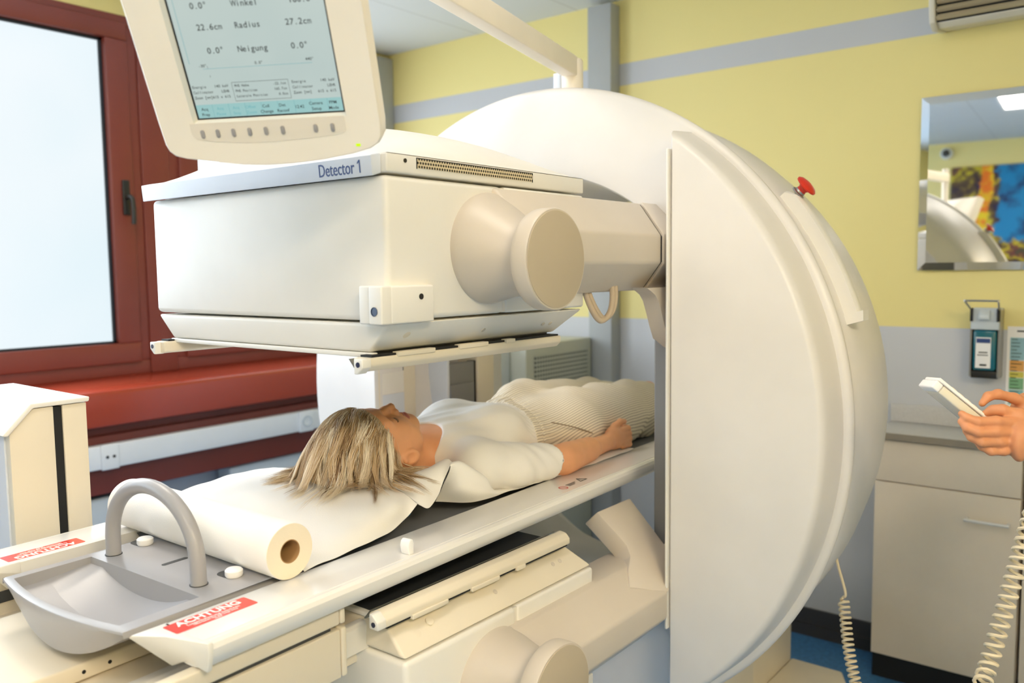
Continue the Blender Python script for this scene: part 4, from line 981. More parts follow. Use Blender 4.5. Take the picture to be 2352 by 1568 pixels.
for s in (-1, 1):
    tl_('upper_side_box', MB().box(-.95, .250, s * .290, s * .312, .979, 1.0045, .003).box(.2515, .262, s * .290, s * .3125, .979, 1.0045, .003), M_cream)
    tl_('lower_side_box', MB().box(-.95, .250, s * .288, s * .313, .890, .972, .003).box(.2515, .263, s * .288, s * .314, .890, .973, .004), M_cream)
    tl_('box_gap', MB().box(-.95, .235, s * .286, s * .306, .965, .985), M_dark)
tl_('pedestal', MB().box(-.85, .05, -.20, .20, .12, .925, .01), M_cream)
tl_('pedestal_foot', MB().box(-1.0, .15, -.27, .27, 0, .12, .015), M_cream)

# ------------------------------------------------------------------ paper roll and sheets
def tw_(x, y, z): return TM @ Vector((x, y, z))
RC = Vector((.822, 1.12, 1.0975)); RD = Vector((-.010, 1, 0)).normalized(); RL = .505
pr_ = thing('paper_roll', 'thick roll of white tissue paper lying across the table rails', 'paper roll', tuple(RC))
part('paper_winding', MB().lathe([(.0195, .002), (.0195, -.0005), (.0455, -.0005), (.0462, .001), (.0462, RL - .001), (.0455, RL), (.0195, RL), (.0195, RL - .002)], RC, RD, 64, cap=False), M_paper, pr_, ang=30)
part('roll_end', MB().lathe([(.0196, -.0012), (.0452, -.0012), (.0454, -.0004)], RC, RD, 64, cap=False), M_paperend, pr_)
part('cardboard_core', MB().lathe([(.0196, -.0014), (.0196, RL + .001), (.0182, RL + .001), (.0182, -.0014), (.0196, -.0014)], RC, RD, 48, cap=False), M_card, pr_)

single('head_cushion', MB().box(1.03, 1.188, 1.205, 1.56, 1.052, 1.087, .010), M_blue, 'blue foam cushion under the paper below the head', 'cushion')

def surf(rows, nu=10, nv=10):
    """smooth sheet through a net of control points (rows run across, each row from the near edge to the far edge)"""
    R = [bez(r, nv) for r in rows]; cols = list(zip(*R)); C = [bez(list(c), nu) for c in cols]
    m, n = len(C), len(C[0]); return [[C[i][j] for i in range(m)] for j in range(n)]
def sheet(name, nets, m, label, cat, nu=10, nv=10, wob=.0012, group=None):
    mb = MB()
    for rows in nets:
        S = surf(rows, nu, nv); t = bmesh.new(); V = []
        for r in S: V.append([t.verts.new((p[0], p[1], p[2] + wob * math.sin(p[0] * 61 + p[1] * 23) * math.sin(p[1] * 47 - p[0] * 19))) for p in r])
        for a, b in zip(V[:-1], V[1:]):
            for i in range(len(a) - 1): t.faces.new((a[i], a[i + 1], b[i + 1], b[i]))
        t.normal_update(); bmesh.ops.solidify(t, geom=t.faces[:], thickness=.0007); mb._merge(t)
    return single(name, mb, m, label, cat, group, ang=60)
Zt = 1.053
def ap(u, v, z): return tuple(at(u, v, 'Z', z))
rows1 = [  # from the roll towards the head; near edge first
    [ap(699, 1312, 1.0525), (.866, 1.20, 1.074), (.868, 1.40, 1.094), (.866, 1.61, 1.094)],
    [ap(745, 1291, 1.0525), (.905, 1.21, 1.070), (.915, 1.40, 1.100), (.915, 1.62, 1.096)],
    [ap(807, 1264, 1.0535), (.975, 1.195, 1.078), (.985, 1.40, 1.112), (.985, 1.63, 1.100)],
    [ap(862, 1239, 1.054), (1.035, 1.198, 1.094), (1.045, 1.42, 1.117), (1.045, 1.64, 1.102)],
    [ap(902, 1217, 1.056), (1.085, 1.203, 1.098), (1.095, 1.42, 1.118), (1.095, 1.64, 1.101)],
    [ap(935, 1187, 1.064), (1.130, 1.215, 1.103), (1.135, 1.42, 1.118), (1.135, 1.64, 1.100)],
    [ap(959, 1156, 1.083), ap(905, 1123, 1.103), (1.165, 1.42, 1.116), (1.165, 1.64, 1.098)]]
sheet('paper_sheet', [rows1], M_paper, 'white tissue sheet unrolled from the roll up to the head', 'paper sheet', group='tissue paper sheets on the table')
rows2 = [
    [ap(962, 1158, 1.080), ap(915, 1124, 1.101), (1.172, 1.30, 1.116), (1.17, 1.45, 1.112), (1.17, 1.64, 1.085)],
    [ap(985, 1166, 1.072), ap(945, 1112, 1.111), (1.20, 1.30, 1.116), (1.20, 1.45, 1.108), (1.20, 1.64, 1.080)],
    [ap(1005, 1140, 1.083), ap(975, 1092, 1.121), (1.225, 1.30, 1.113), (1.225, 1.45, 1.095), (1.225, 1.64, 1.072)],
    [ap(1018, 1105, 1.108), ap(1000, 1075, 1.133), (1.25, 1.30, 1.110), (1.25, 1.45, 1.080), (1.25, 1.64, 1.066)],
    [ap(1038, 1060, 1.150), ap(1020, 1055, 1.150), (1.29, 1.30, 1.105), (1.30, 1.45, 1.065), (1.30, 1.64, 1.060)]]
rows3 = [
    [ap(1000, 1152, 1.052), ap(1017, 1116, 1.090), ap(1031, 1065, 1.144), (1.287, 1.30, 1.098), (1.30, 1.45, 1.062), (1.30, 1.64, 1.058)],
    [ap(1058, 1153, 1.052), ap(1060, 1116, 1.094), ap(1060, 1060, 1.143), (1.32, 1.29, 1.080), (1.33, 1.45, 1.056), (1.33, 1.64, 1.056)],
    [ap(1112, 1147, 1.052), ap(1114, 1124, 1.076), ap(1108, 1092, 1.103), (1.38, 1.29, 1.060), (1.38, 1.45, 1.054), (1.38, 1.64, 1.055)],
    [ap(1172, 1127, 1.052), (1.432, 1.172, 1.054), (1.436, 1.19, 1.056), (1.45, 1.29, 1.054), (1.45, 1.45, 1.054), (1.45, 1.64, 1.055)],
    [(1.62, 1.157, 1.0535), (1.62, 1.18, 1.054), (1.62, 1.21, 1.053), (1.62, 1.30, 1.053), (1.62, 1.45, 1.053), (1.62, 1.65, 1.054)],
    [(2.0, 1.163, 1.0535), (2.0, 1.20, 1.053), (2.0, 1.25, 1.053), (2.0, 1.35, 1.053), (2.0, 1.5, 1.053), (2.0, 1.66, 1.054)]]
sheet('paper_sheet', [rows2, rows3], M_paper, 'white tissue sheet with curled near edge under the shoulders', 'paper sheet', group='tissue paper sheets on the table')

# ------------------------------------------------------------------ the patient
def yc(x): return 1.350 + .0384 * (x - .6)
HY = 1.368
pat = thing('person', 'blonde woman lying on her back in white top and striped trousers', 'person', (1.8, 1.39, 1.05))
def torso(S, g=0.0):
    S.ell((1.50, yc(1.5), 1.122), (.135 + g, .150 + g, .074 + g), .03)
    S.ell((1.60, yc(1.6), 1.118), (.16 + g, .140 + g, .078 + g), .03)
    for s in (-1, 1):
        S.ell((1.580, yc(1.58) + s * .072, 1.168), (.068 + g, .060 + g, .046 + g), .035)
        S.cap((1.435, yc(1.43) + s * .06, 1.120), (1.425, yc(1.43) + s * .155, 1.112), .052 + g, .048 + g, .03)
    S.ell((1.72, yc(1.72), 1.116), (.15 + g, .128 + g, .070 + g), .04)
    S.ell((1.88, yc(1.88), 1.120), (.15 + g, .165 + g, .078 + g), .04)
    return S
SH, EL, WR = (1.425, 1.216, 1.108), (1.665, 1.168, 1.086), (1.905, 1.198, 1.082)
def body_sculpt():
    S = Sculpt((1.05, 1.09, 1.02), (2.78, 1.72, 1.29), .003)
    y = HY
    # head
    S.ell((1.190, y, 1.163), (.098, .074, .094), .01).ell((1.262, y, 1.172), (.084, .060, .062), .03)
    for s in (-1, 1):
        S.ell((1.276, y + s * .034, 1.190), (.034, .026, .026), .025)
        S.chain([(1.258, y + s * .056, 1.145), (1.315, y + s * .036, 1.172), (1.338, y + s * .010, 1.196)], [.017, .016, .014], .025)
        S.chain([(1.230, y + s * .046, 1.222), (1.2355, y + s * .013, 1.236)], [.009, .010], .02)
    S.ell((1.341, y, 1.203), (.017, .020, .018), .02)
    S.cap((1.305, y, 1.205), (1.328, y, 1.200), .022, .020, .02)
    for s in (-1, 1):
        S.ell((1.253, y + s * .033, 1.240), (.017, .021, .013), .012, 'sub')
        S.ell((1.2545, y + s * .032, 1.2195), (.0125, .0155, .0125), .004)
    S.chain([(1.243, y, 1.232), (1.266, y, 1.242), (1.286, y, 1.2475)], [.0075, .0085, .0098], .010)
    for s in (-1, 1): S.ell((1.289, y + s * .0115, 1.2365), (.0095, .0075, .0085), .006)
    S.chain([(1.316, y - .022, 1.216), (1.3125, y - .006, 1.2265), (1.3125, y + .006, 1.2265), (1.316, y + .022, 1.216)], [.0042, .0062, .0062, .0042], .004)
    S.chain([(1.3255, y - .018, 1.216), (1.3265, y, 1.2240), (1.3255, y + .018, 1.216)], [.0045, .0068, .0045], .004)
    S.chain([(1.3195, y - .024, 1.222), (1.3190, y, 1.2325), (1.3195, y + .024, 1.222)], [.0018, .0022, .0018], .002) if False else None
    S.cap((1.3193, y - .022, 1.2215), (1.3188, y, 1.2325), .0020, .0028, .003, 'sub').cap((1.3188, y, 1.2325), (1.3193, y + .022, 1.2215), .0028, .0020, .003, 'sub')
    for s in (-1, 1):
        S.ell((1.272, y + s * .073, 1.147), (.029, .009, .019), .004)
        S.ell((1.271, y + s * .083, 1.149), (.017, .007, .010), .004, 'sub')
        S.ell((1.252, y + s * .080, 1.143), (.006, .005, .007), .002)
    # neck and body
    S.cap((1.255, y, 1.125), (1.41, yc(1.41), 1.112), .049, .056, .03)
    torso(S)
    for s in (-1, 1):
        S.chain([(1.95, yc(1.95) + s * .088, 1.116), (2.28, yc(2.28) + s * .086, 1.112), (2.40, yc(2.4) + s * .085, 1.105), (2.62, yc(2.62) + s * .08, 1.095)], [.078, .052, .048, .034], .03)
        S.chain([(2.64, yc(2.64) + s * .08, 1.085), (2.70, yc(2.66) + s * .085, 1.10), (2.755, yc(2.68) + s * .09, 1.088)], [.034, .032, .022], .02)
    # arms: near arm as seen, far arm alongside
    S.chain([SH, EL, WR], [.043, .034, .022], .02)
    S.cap((1.70, 1.168, 1.088), (1.80, 1.182, 1.086), .033, .027, .02)
    fy = lambda p: (p[0], 2 * yc(p[0]) - p[1] + .01, p[2])
    S.chain([fy(SH), fy(EL), fy(WR)], [.043, .034, .022], .02)
    for f in (lambda p: p, fy):
        S.ell(f((1.955, 1.196, 1.086)), (.047, .019, .030), .02)
        for i, (ln) in enumerate((1.0, 1.04, 1.0, .88)):
            z = 1.107 - .0142 * i; yy = 1.190 - .002 * i
            S.chain([f((1.972, yy, z)), f((1.972 + .036 * ln, yy - .002, z)), f((1.972 + .055 * ln, yy + .018, z - .002)), f((1.972 + .040 * ln, yy + .036, z - .003))], [.0088, .0086, .0078, .0070], .003)
        S.chain([f((1.935, 1.203, 1.103)), f((1.965, 1.204, 1.118)), f((1.992, 1.203, 1.126)), f((2.012, 1.203, 1.124))], [.012, .0102, .0090, .0078], .004)
    return S
bS = body_sculpt(); V, F = bS.surface()
bm_ = MB().raw(V, F)
body = part('body', bm_, [M_skin, M_lip], pat, ang=80)
fc = V[F].mean(1)
lipm = (np.abs(fc[:, 1] - HY) < .0235) & (((fc[:, 0] - 1.319) / .0115) ** 2 + ((fc[:, 1] - HY) / .0235) ** 2 < 1) & (fc[:, 2] > 1.205)
body.data.polygons.foreach_set('material_index', lipm.astype(np.int32)); body.data.update()
# eyelashes and brows
el = MB()
for s in (-1, 1):
    for k in range(17):
        a = -1.15 + 2.3 * k / 16; b = (1.2630 - .0035 * a * a, HY + s * .032 + .0145 * math.sin(a) , 1.2255 - .007 * abs(math.sin(a)) ** 2)
        el.tube([b, (b[0] + .0035, b[1] + .002 * math.sin(a) , b[2] + .0030), (b[0] + .0060, b[1] + .0035 * math.sin(a), b[2] + .0050)], [.0007, .0005, .0002], 4)
    el.tube([(1.2625 - .003 * a * a, HY + s * .032 + .0150 * math.sin(a), 1.2262 - .0075 * abs(math.sin(a)) ** 2) for a in np.linspace(-1.2, 1.2, 12)], .0009, 5)
part('eyelashes', el, M_lash, pat)
eb = MB()
for s in (-1, 1):
    for k in range(26):
        t = k / 25; yy = HY + s * (.014 + .036 * t); xx = 1.2335 - .006 * math.sin(t * 2.2) + .003 * t; zz = 1.2462 - .013 * t - .012 * t * t
        eb.tube([(xx, yy, zz), (xx - .002, yy + s * .004, zz + .0012), (xx - .001, yy + s * .008, zz - .002)], [.0012, .0010, .0003], 4)
part('eyebrows', eb, M_brow, pat)

# white top
S = Sculpt((1.30, 1.09, 1.03), (1.80, 1.70, 1.28), .003); torso(S, .006)
S.ell((1.60, yc(1.6), 1.158), (.11, .11, .035), .03)
sl1 = Sculpt((1.30, 1.09, 1.03), (1.80, 1.70, 1.28), .003)
fy = lambda p: (p[0], 2 * yc(p[0]) - p[1] + .01, p[2])
SE = (1.640, 1.172, 1.088)
for f in (lambda p: p, fy): sl1.chain([f((1.415, 1.225, 1.112)), f((1.50, 1.196, 1.098)), f(SE)], [.056, .050, .0435], .02)
adir = np.array([1.0, -.20, -.08]); adir /= np.linalg.norm(adir)
def cut_sleeve(d, x, y, z):
    near = (x - 1.604) * 1.0 + np.where(y < 1.38, (y - 1.17) * .35, (2 * 1.39 - y - 1.17) * .35) - (z - 1.09) * .25 
    d = d + .0011 * np.sin(x * 150 + y * 40 + z * 90) * np.clip((x - 1.44) / .1, 0, 1)
    return np.maximum(d, near)
sl1.field(cut_sleeve)
def shirt_field(d, x, y, z):
    d = d + .0012 * np.sin(x * 170 + 30 * np.sin(y * 30)) * np.clip((x - 1.63) / .05, 0, 1) + .0008 * np.sin(y * 120 + x * 60 + z * 40)
    wl = 1.722 + .34 * (y - 1.38) - np.clip(y - 1.40, 0, 1) * .55
    d = np.maximum(d, x - wl)
    k = .02; e = sl1.d; h = np.clip(.5 + .5 * (d - e) / k, 0, 1)
    return d * (1 - h) + e * h - k * h * (1 - h)
S.field(shirt_field)
S.cap((1.28, HY, 1.175), (1.372, yc(1.38), 1.158), .072, .066, .006, 'sub')
S.cap((1.28, HY, 1.21), (1.345, yc(1.38), 1.225), .072, .05, .006, 'sub')
part('white_top', S.mb(), M_shirt, pat, ang=80)

# striped trousers
S = Sculpt((1.62, 1.09, 1.03), (2.60, 1.76, 1.28), .0035); torso(S, .008)
for s in (-1, 1):
    S.chain([(1.90, yc(1.9) + s * .082, 1.118), (2.10, yc(2.1) + s * .094, 1.108), (2.28, yc(2.28) + s * .094, 1.106), (2.47, yc(2.47) + s * .088, 1.098)], [.094, .086, .076, .062], .03)
S.chain([(1.755, 1.43, 1.180), (1.800, 1.435, 1.203), (1.86, 1.445, 1.200), (1.96, 1.465, 1.178), (2.10, 1.485, 1.160), (2.30, 1.495, 1.140)], [.018, .018, .026, .030, .030, .030], .055)
S.chain([(1.80, 1.36, 1.165), (1.92, 1.335, 1.166), (2.05, 1.322, 1.166), (2.2, 1.318, 1.160), (2.38, 1.33, 1.138)], [.02, .028, .032, .032, .028], .05)
def trouser_field(d, x, y, z):
    s = y + 1.2 * z
    d = d + .0022 * np.sin(s * 300) * np.exp(-((x - 1.715) / .05) ** 2)
    wl = 1.716 + .34 * (y - 1.38) - np.clip(y - 1.40, 0, 1) * .55
    d = d + .0035 * np.exp(-((x - wl - .034) / .004) ** 2)
    d = d + .0030 * np.sin(x * 46 + y * 30 + 1.2 * np.sin(y * 20)) * np.clip((x - 1.78) / .1, 0, 1) + .0020 * np.sin(x * 25 - y * 70 + z * 60) * np.clip((x - 1.9) / .2, 0, 1)
    wl = 1.716 + .34 * (y - 1.38) - np.clip(y - 1.40, 0, 1) * .55
    return np.maximum(np.maximum(d, wl - x), x - 2.445)
S.field(trouser_field)
tr_ = part('striped_trousers', S.mb(), M_trouser, pat, ang=80)
wbm = MB()
# pocket seam on the near hip
pk = bez([(1.735, 1.252, 1.158), (1.79, 1.232, 1.142), (1.86, 1.222, 1.118), (1.90, 1.222, 1.100)], 10)
part('pocket_seam', MB().tube([tuple(p) for p in pk], .0016, 6), mat('dark_seam_thread', (150, 134, 112), .8), pat)  # seam thread in a tone darker than the cloth

# hair: scalp cap and several hundred drooping locks
S = Sculpt((1.06, 1.26, 1.05), (1.30, 1.48, 1.28), .003)
S.ell((1.186, HY, 1.160), (.101, .0785, .0975), .01).cap((1.17, HY, 1.13), (1.15, HY, 1.11), .07, .07, .03)
S.field(lambda d, x, y, z: np.maximum(d, x - (1.190 + .062 * np.clip((1.262 - z) / .10, 0, 1) ** .8 + 0 * y)))
capmb = S.mb()
hv, hf, tone = [], [], []
C0 = np.array([1.188, HY, 1.160]); RAD = np.array([.1015, .080, .099])
def cushion_z(p): 
    x, y = p[0], p[1]
    z = 1.118 - .35 * max(0, 1.255 - y) - .12 * max(0, 1.06 - x) - .3 * max(0, x - 1.25)
    return max(z, 1.075) + .004
def guide(root, v, L, lift, bias, n=18):
    st = L / n; p = np.array(root, float); v = np.array(v, float); v /= np.linalg.norm(v); P = [p.copy()]
    for i in range(n):
        near_ = max(0, 1 - (p[2] - cushion_z(p)) / .045); rad_ = (p - C0) * np.array([1, 1, 0]); rad_ /= np.linalg.norm(rad_) + 1e-9
        v = v + np.array([0, 0, -.20 * (1 - .6 * near_)]) + np.array(bias) * .09 + rad_ * .16 * near_; v /= np.linalg.norm(v); p = p + v * st
        q = (p - C0) / (RAD + lift); k = np.linalg.norm(q)
        if k < 1:
            p = C0 + (p - C0) / k; nrm = (p - C0) / (RAD + lift) ** 2; nrm /= np.linalg.norm(nrm); v = v - nrm * min(0, v @ nrm); v /= np.linalg.norm(v) + 1e-9
        cz = cushion_z(p) + lift * .5
        if p[2] < cz: p[2] = cz; v[2] = max(v[2], 0); v[1] *= .6; v = v / (np.linalg.norm(v) + 1e-9)
        P.append(p.copy())
    return np.array(P)
def ribbon(P, r, tn):
    n = len(P) - 1; base = len(hv); P = [Vector(a) for a in P]
    for i, a in enumerate(P):
        tg = (P[min(i + 1, n)] - P[max(i - 1, 0)])
        if tg.length < 1e-7: tg = Vector((-1, 0, 0))
        tg.normalize(); c = a - Vector(C0); sd = tg.cross(c)
        if sd.length < 1e-7: sd = tg.orthogonal()
        sd.normalize(); up = sd.cross(tg); t = i / n; w = r * (0.75 + .5 * math.sin(PI * min(1, t * 1.1))) * (1 - .9 * max(0, t - .5) / .5)
        for (cu, cv) in ((1, 0), (0, .5), (-1, 0), (0, -.3)): hv.append(a + sd * cu * w + up * cv * w); tone.append(tn + .14 * t)
    for i in range(n):
        for k in range(4):
            b0 = base + i * 4 + k; b1 = base + i * 4 + (k + 1) % 4; hf.append((b0, b1, b1 + 4, b0 + 4))
R2 = random.Random(11); nR = np.random.default_rng(5)
def clump(root, v, L, lift, bias, m, tn, spread, conv=.75, thick=(.00028, .00075), wav=.004):
    G = guide(root, v, L, lift, bias); n = len(G) - 1; T = np.linspace(0, 1, n + 1)
    ax = np.cross(G[-1] - G[0], G[n // 2] - C0); ax /= np.linalg.norm(ax) + 1e-9
    ph = R2.uniform(0, 6.28); G = G + ax * (wav * np.sin(T * R2.uniform(3.5, 6.5) + ph) * T)[:, None]
    for k in range(m):
        o = nR.normal(0, 1, 3) * spread; o[0] *= .7; nn = (G[0] - C0) / RAD ** 2; nn /= np.linalg.norm(nn); o = o - nn * (o @ nn) * .85
        tt = max(.55, 1 - abs(R2.gauss(0, .16)))
        P = G + o * (1 - conv * T ** .8)[:, None] + ax * (.0018 * np.sin(T * R2.uniform(5, 11) + R2.uniform(0, 6)))[:, None]
        q = (P - C0) / (RAD - .003); kk = np.linalg.norm(q, axis=1); ins = kk < 1; P[ins] = C0 + (P[ins] - C0) / kk[ins][:, None]
        for i_ in range(len(P)): P[i_, 2] = max(P[i_, 2], cushion_z(P[i_]) - .002)
        m_ = max(8, int(n * tt)); ribbon(P[:m_ + 1], R2.uniform(*thick), tn + R2.gauss(0, .13))
for i in range(150):
    ph = -98 + 200 * (i * .618034 % 1); a = math.radians(ph); back = R2.random() ** 1.3
    xh = 1.186 + .055 * min(1, abs(ph) / 95) ** 1.6 - back * .10
    s_ = max(0.05, 1 - ((xh - C0[0]) / RAD[0]) ** 2) ** .5; side = math.sin(a)
    root = (xh, C0[1] - side * RAD[1] * s_, C0[2] + math.cos(a) * RAD[2] * s_)
    tn = .53 + .24 * math.sin(ph * .35 + back * 4) + R2.uniform(-.34, .32)
    if ph > 62 and R2.random() < .85:     # from the near temple round below the ear towards the shoulder
        clump(root, (-.35, -.25, -.9), R2.uniform(.085, .15), R2.uniform(0, .006), (.75 + R2.uniform(-.5, .4), -.10, 0), 42, tn, .007, .7, wav=.012)
    elif ph > 15:                          # near side: back and down in wavy locks
        clump(root, (-.75, -.55 * side - .1, -.2), R2.uniform(.135, .18), R2.uniform(0, .010), (-.42 + R2.uniform(-.5, .4), -.40 * side - .12, 0), 44, tn, .0080, .8, wav=.015)
    else:
        clump(root, (-.95, -.35 * side - .25, -.1), R2.uniform(.125, .17), R2.uniform(0, .004), (-.45 + R2.uniform(-.3, .3), -.35 * side - .25, 0), 40, tn, .0055, .6, wav=.004)
for i in range(14):                       # loose pale ends spread on the paper
    a = math.radians(R2.uniform(15, 75)); root = (1.10 + R2.uniform(0, .03), C0[1] - math.sin(a) * .06, 1.165)
    clump(root, (-.8, -.45, -.2), R2.uniform(.14, .21), R2.uniform(0, .004), (-.35 + R2.uniform(-.3, .2), -.42, 0), 16, R2.uniform(.7, .95), .006, .2, (.00022, .00045), .010)
capmb.bm.verts.ensure_lookup_table(); ncap = len(capmb.bm.verts)
me_h = capmb.mesh('hair', 80)
mh = bpy.data.meshes.new('hair'); cv = np.empty(ncap * 3); me_h.vertices.foreach_get('co', cv); cf = [tuple(p.vertices) for p in me_h.polygons]
cv = cv.reshape(-1, 3)
mh.from_pydata([tuple(v) for v in cv] + [tuple(v) for v in hv], [], cf + [tuple(k + ncap for k in f) for f in hf]); bpy.data.meshes.remove(me_h)
at_ = mh.attributes.new('tone', 'FLOAT', 'POINT'); at_.data.foreach_set('value', np.array([.40] * ncap + tone, np.float32))
for p_ in mh.polygons: p_.use_smooth = True
part('hair', mh, M_hair, pat)

# ------------------------------------------------------------------ second person: hands with the remote at the right edge
HD = 1.5; KP = HD / FPX
def hp(u, v, dd=0.0):
    d = R_CAM.T @ np.array([(u - 1176.0) / FPX, (v - 784.0) / FPX, 1.0]); return CAM + d * (HD + dd)
ER, EU, EF = R_CAM[0], -R_CAM[1], R_CAM[2]
p2 = thing('person', 'person cropped by the right edge, both hands holding a white remote', 'person', (2.0, -.13, 0))
o_ = hp(2330, 985)
S = Sculpt(o_ - np.array([.22, .30, .16]), o_ + np.array([.36, .28, .14]), .0022)
Rm = np.stack([ER, EU, EF])
def ch(pts, rs, k=.004): S.chain([hp(*p) for p in pts], [r * KP for r in rs], k)
# near hand: palm, four fingers cradling the remote, thumb on top
ND = -.014
def nh(pts): return [(u, v, d + ND) for u, v, d in pts]
S.ell(hp(2340, 1003, .012 + ND), (.046, .035, .017), .012, rot=Rm)
S.cap(hp(2355, 1003, .010 + ND), hp(2470, 1030, .02), .030, .030, .02)
S.cap(hp(2470, 1030, .02), hp(2600, 1075, .03), .031, .040, .02)
ch(nh([(2330, 972, .004), (2288, 967, -.006), (2246, 968, -.008), (2224, 961, -.002), (2209, 950, .008)]), [13.5, 12, 10.8, 9.8, 8])
ch(nh([(2330, 993, .002), (2288, 991, -.008), (2246, 992, -.010), (2222, 983, -.004), (2208, 968, .006)]), [14, 12.5, 11.2, 10, 8.2])
ch(nh([(2332, 1013, .004), (2294, 1014, -.005), (2254, 1015, -.006), (2232, 1004, .0), (2219, 990, .008)]), [13.5, 12, 10.8, 9.6, 7.8])
ch(nh([(2335, 1030, .008), (2305, 1035, .0), (2276, 1036, .0), (2256, 1026, .004), (2243, 1014, .010)]), [12.5, 10.8, 9.6, 8.5, 7])
ch(nh([(2374, 975, .018), (2340, 953, .012), (2302, 941, .012), (2281, 942, .018), (2264, 949, .022)]), [17, 14, 11.5, 10.5, 8.4], .008)
# far hand: thumb over the top edge, fingers on the far side
S.ell(hp(2352, 955, .062), (.046, .030, .017), .012, rot=Rm)
S.cap(hp(2360, 950, .064), hp(2470, 965, .10), .027, .029, .02)
S.cap(hp(2470, 965, .10), hp(2600, 1010, .16), .030, .038, .02)
ch([(2365, 930, .055), (2328, 914, .046), (2292, 905, .038), (2270, 910, .034), (2256, 926, .030)], [15, 12, 11, 10.2, 8], .006)
for k in range(4): ch([(2335, 950 + 16 * k, .066), (2290, 958 + 17 * k, .060), (2250, 955 + 16 * k, .050), (2232, 946 + 15 * k, .040)], [12, 10.5, 9.6, 7.4])
hands = MB(); S.mb(hands)
# the rest of the figure, standing out of the frame
B0 = np.array([2.02, -.16, 0.0]); fw = -np.array([ER[0], ER[1], 0]); fw /= np.linalg.norm(fw); sd = np.array([-fw[1], fw[0], 0])
def bp(f, s, z): return tuple(B0 + fw * f + sd * s + np.array([0, 0, z]))
S2 = Sculpt(B0 + np.array([-.5, -.45, -.02]), B0 + np.array([.5, .6, 1.75]), .010)
S2.ell(bp(.01, 0, 1.56), (.085, .085, .115), .02).cap(bp(0, 0, 1.36), bp(.01, 0, 1.48), .055, .05, .03)
S2.ell(bp(.105, 0, 1.545), (.018, .018, .024), .02)
S2.ell(bp(0, 0, 1.22), (.13, .13, .22), .05).ell(bp(0, 0, .93), (.15, .15, .16), .06)
elbN, elbF = hp(2600, 1075, .03), hp(2600, 1010, .16)
for s, e in ((1, elbN), (-1, elbF)):
    sh_ = bp(0, s * .17, 1.36) if np.dot(np.array(bp(0, s * .17, 1.36)) - B0, sd) * np.dot(elbN - B0, sd) * s > 0 or True else None
    S2.chain([bp(0, s * .09, .90), bp(.01, s * .09, .50), bp(-.02, s * .09, .08), bp(.10, s * .10, .04)], [.085, .06, .045, .04], .03)
sN = 1 if np.dot(elbN - elbF, sd) > 0 else -1
for s, e in ((sN, elbN), (-sN, elbF)): S2.chain([bp(0, s * .16, 1.35), tuple(e)], [.055, .042], .03)
S2.mb(hands)
part('body', hands, M_skin2, p2, ang=80)
S3 = Sculpt(B0 + np.array([-.5, -.45, .4]), B0 + np.array([.5, .6, 1.6]), .010)
S3.ell(bp(0, 0, 1.22), (.15, .15, .235), .05).ell(bp(0, 0, .93), (.18, .18, .22), .06).ell(bp(0, 0, .72), (.19, .19, .20), .08)
for s, e, w in ((sN, elbN, hp(2510, 1045, .022)), (-sN, elbF, hp(2510, 980, .115))): S3.chain([bp(0, s * .16, 1.35), tuple(e), tuple(w)], [.07, .058, .046], .03)
S3.cap(bp(.01, 0, 1.47), bp(.01, 0, 1.62), .10, .10, .02, 'sub')
part('white_coat', S3.mb(), M_coat, p2, ang=80)
S4 = Sculpt(B0 + np.array([-.2, -.2, 1.4]), B0 + np.array([.2, .2, 1.75]), .008)
S4.ell(bp(-.015, 0, 1.575), (.10, .10, .115), .02).cap(bp(-.06, 0, 1.55), bp(-.06, 0, 1.42), .06, .05, .03).ell(bp(.10, 0, 1.52), (.06, .065, .085), .02, 'sub')
part('hair', S4.mb(), M_brownhair, p2, ang=80)

# remote control
rx = ER * .775 - EU * .632; ry = ER * .632 + EU * .775
RM = frame_m(hp(2154, 879, .004), tuple(rx), tuple(ry))
rem = thing('remote_control', 'white hand control with clear grip held by both hands', 'remote control', tuple(RM.translation)); rem.matrix_world = RM; WM[rem.name] = RM
zz = RM.to_3x3() @ Vector((0, 0, 1)); sgz = 1 if zz.dot(Vector(EF)) > 0 else -1
def rbx(x0, x1, y0, y1, z0=0, z1=.050, b=.003): return MB().box(x0, x1, y0, y1, z0 * sgz, z1 * sgz, b)
part('end_cap', rbx(-.004, .012, -.013, .0035, 0, .052), M_letter, rem, world=False)
part('front_shell', rbx(-.002, .185, .0045, .0105, 0, .052, .002), M_letter, rem, world=False)
part('clear_grip', rbx(.0125, .185, -.013, .0035, .001, .051), M_clear, rem, 'translucent grip', world=False)
for k in range(7): part('button', rbx(.028 + .016 * k, .038 + .016 * k, .0105, .0128, .006, .016, .001), M_cream, rem, world=False)

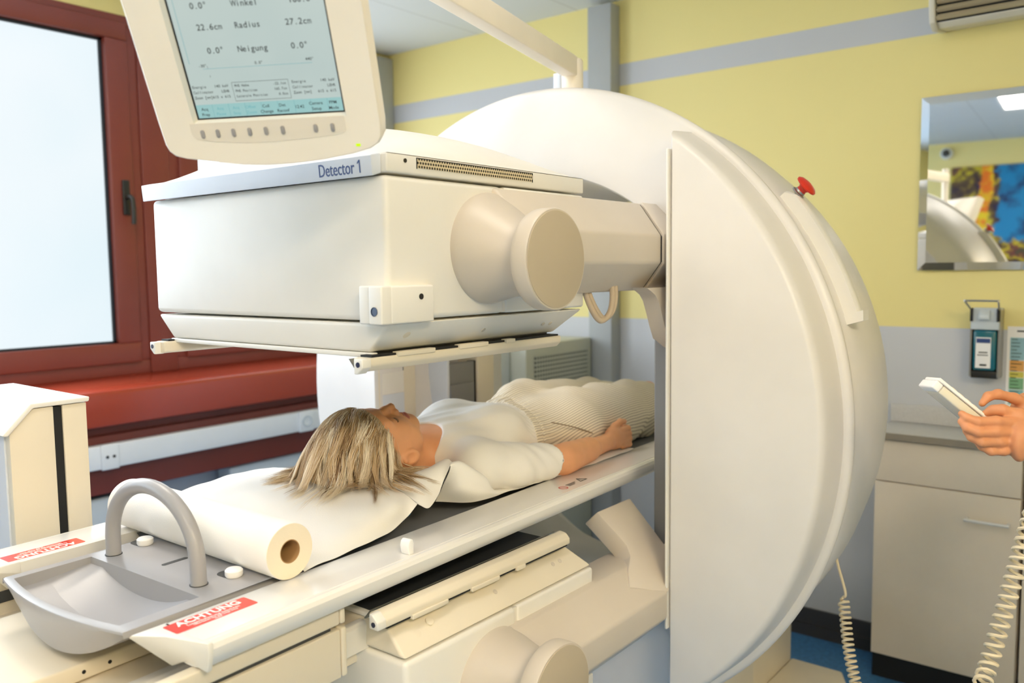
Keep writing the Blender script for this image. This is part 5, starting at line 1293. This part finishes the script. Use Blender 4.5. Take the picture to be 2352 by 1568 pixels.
# coiled cable from the scanner down and up to the hand control
def coil(path, r, pitch, wr, n=11):
    P = [Vector(p) for p in path]; L = [0]
    for a, b in zip(P[:-1], P[1:]): L.append(L[-1] + (b - a).length)
    out = []; tot = L[-1]; N = int(tot / pitch * n); nrm = None; j = 0
    for i in range(N + 1):
        s = tot * i / N
        while j < len(L) - 2 and L[j + 1] < s: j += 1
        t = (s - L[j]) / (L[j + 1] - L[j]); c = P[j].lerp(P[j + 1], t); tg = (P[j + 1] - P[j]).normalized()
        if nrm is None: nrm = tg.orthogonal().normalized()
        nrm = (nrm - tg * nrm.dot(tg)).normalized(); b = tg.cross(nrm); a = 2 * PI * i / n
        e = min(1, min(i, N - i) / (n * .8)); out.append(c + (nrm * math.cos(a) + b * math.sin(a)) * r * e)
    return out
plug = Vector(at(1918, 1252, 'X', 2.12)); k0 = Vector(at(1936, 1372, 'X', 2.07))
cc = thing('coiled_cable', 'cream coiled cable hanging from the scanner rim to the hand control', 'cable', tuple(plug))
part('cable_plug', MB().lathe([(.006, -.012), (.007, 0), (.011, .018), (.011, .026), (.006, .036)], plug + Vector((0, 0, .012)), (0.02, -.02, -1), 20), M_cable, cc)
part('cable_lead', MB().tube(bez([plug, (plug * .7 + k0 * .3) + Vector((0, 0, -.004)), k0 * .98 + plug * .02 + Vector((.0, -.006, .012)), k0], 8), .0034, 8), M_cable, cc)
c1 = Vector(at(1965, 1568, 'X', 1.98)); 
b_ = bez([k0, c1, Vector((1.90, .43, .32)), Vector((1.72, .33, .42)), Vector(hp(2235, 1640, -.12)), Vector(hp(2275, 1510, -.11)), Vector(hp(2350, 1250, -.09)), Vector(hp(2385, 1120, -.05)), Vector(hp(2372, 1040, .01))], 14)
n1 = 14 * 2
part('coil', MB().tube(coil([tuple(p) for p in b_[:14 * 4]], .0115, .0125, .0034), .0032, 6), M_cable, cc)
part('coil', MB().tube(coil([tuple(p) for p in b_[14 * 4 - 1:]], .0125, .0165, .0034), .0030, 6), M_cable, cc)
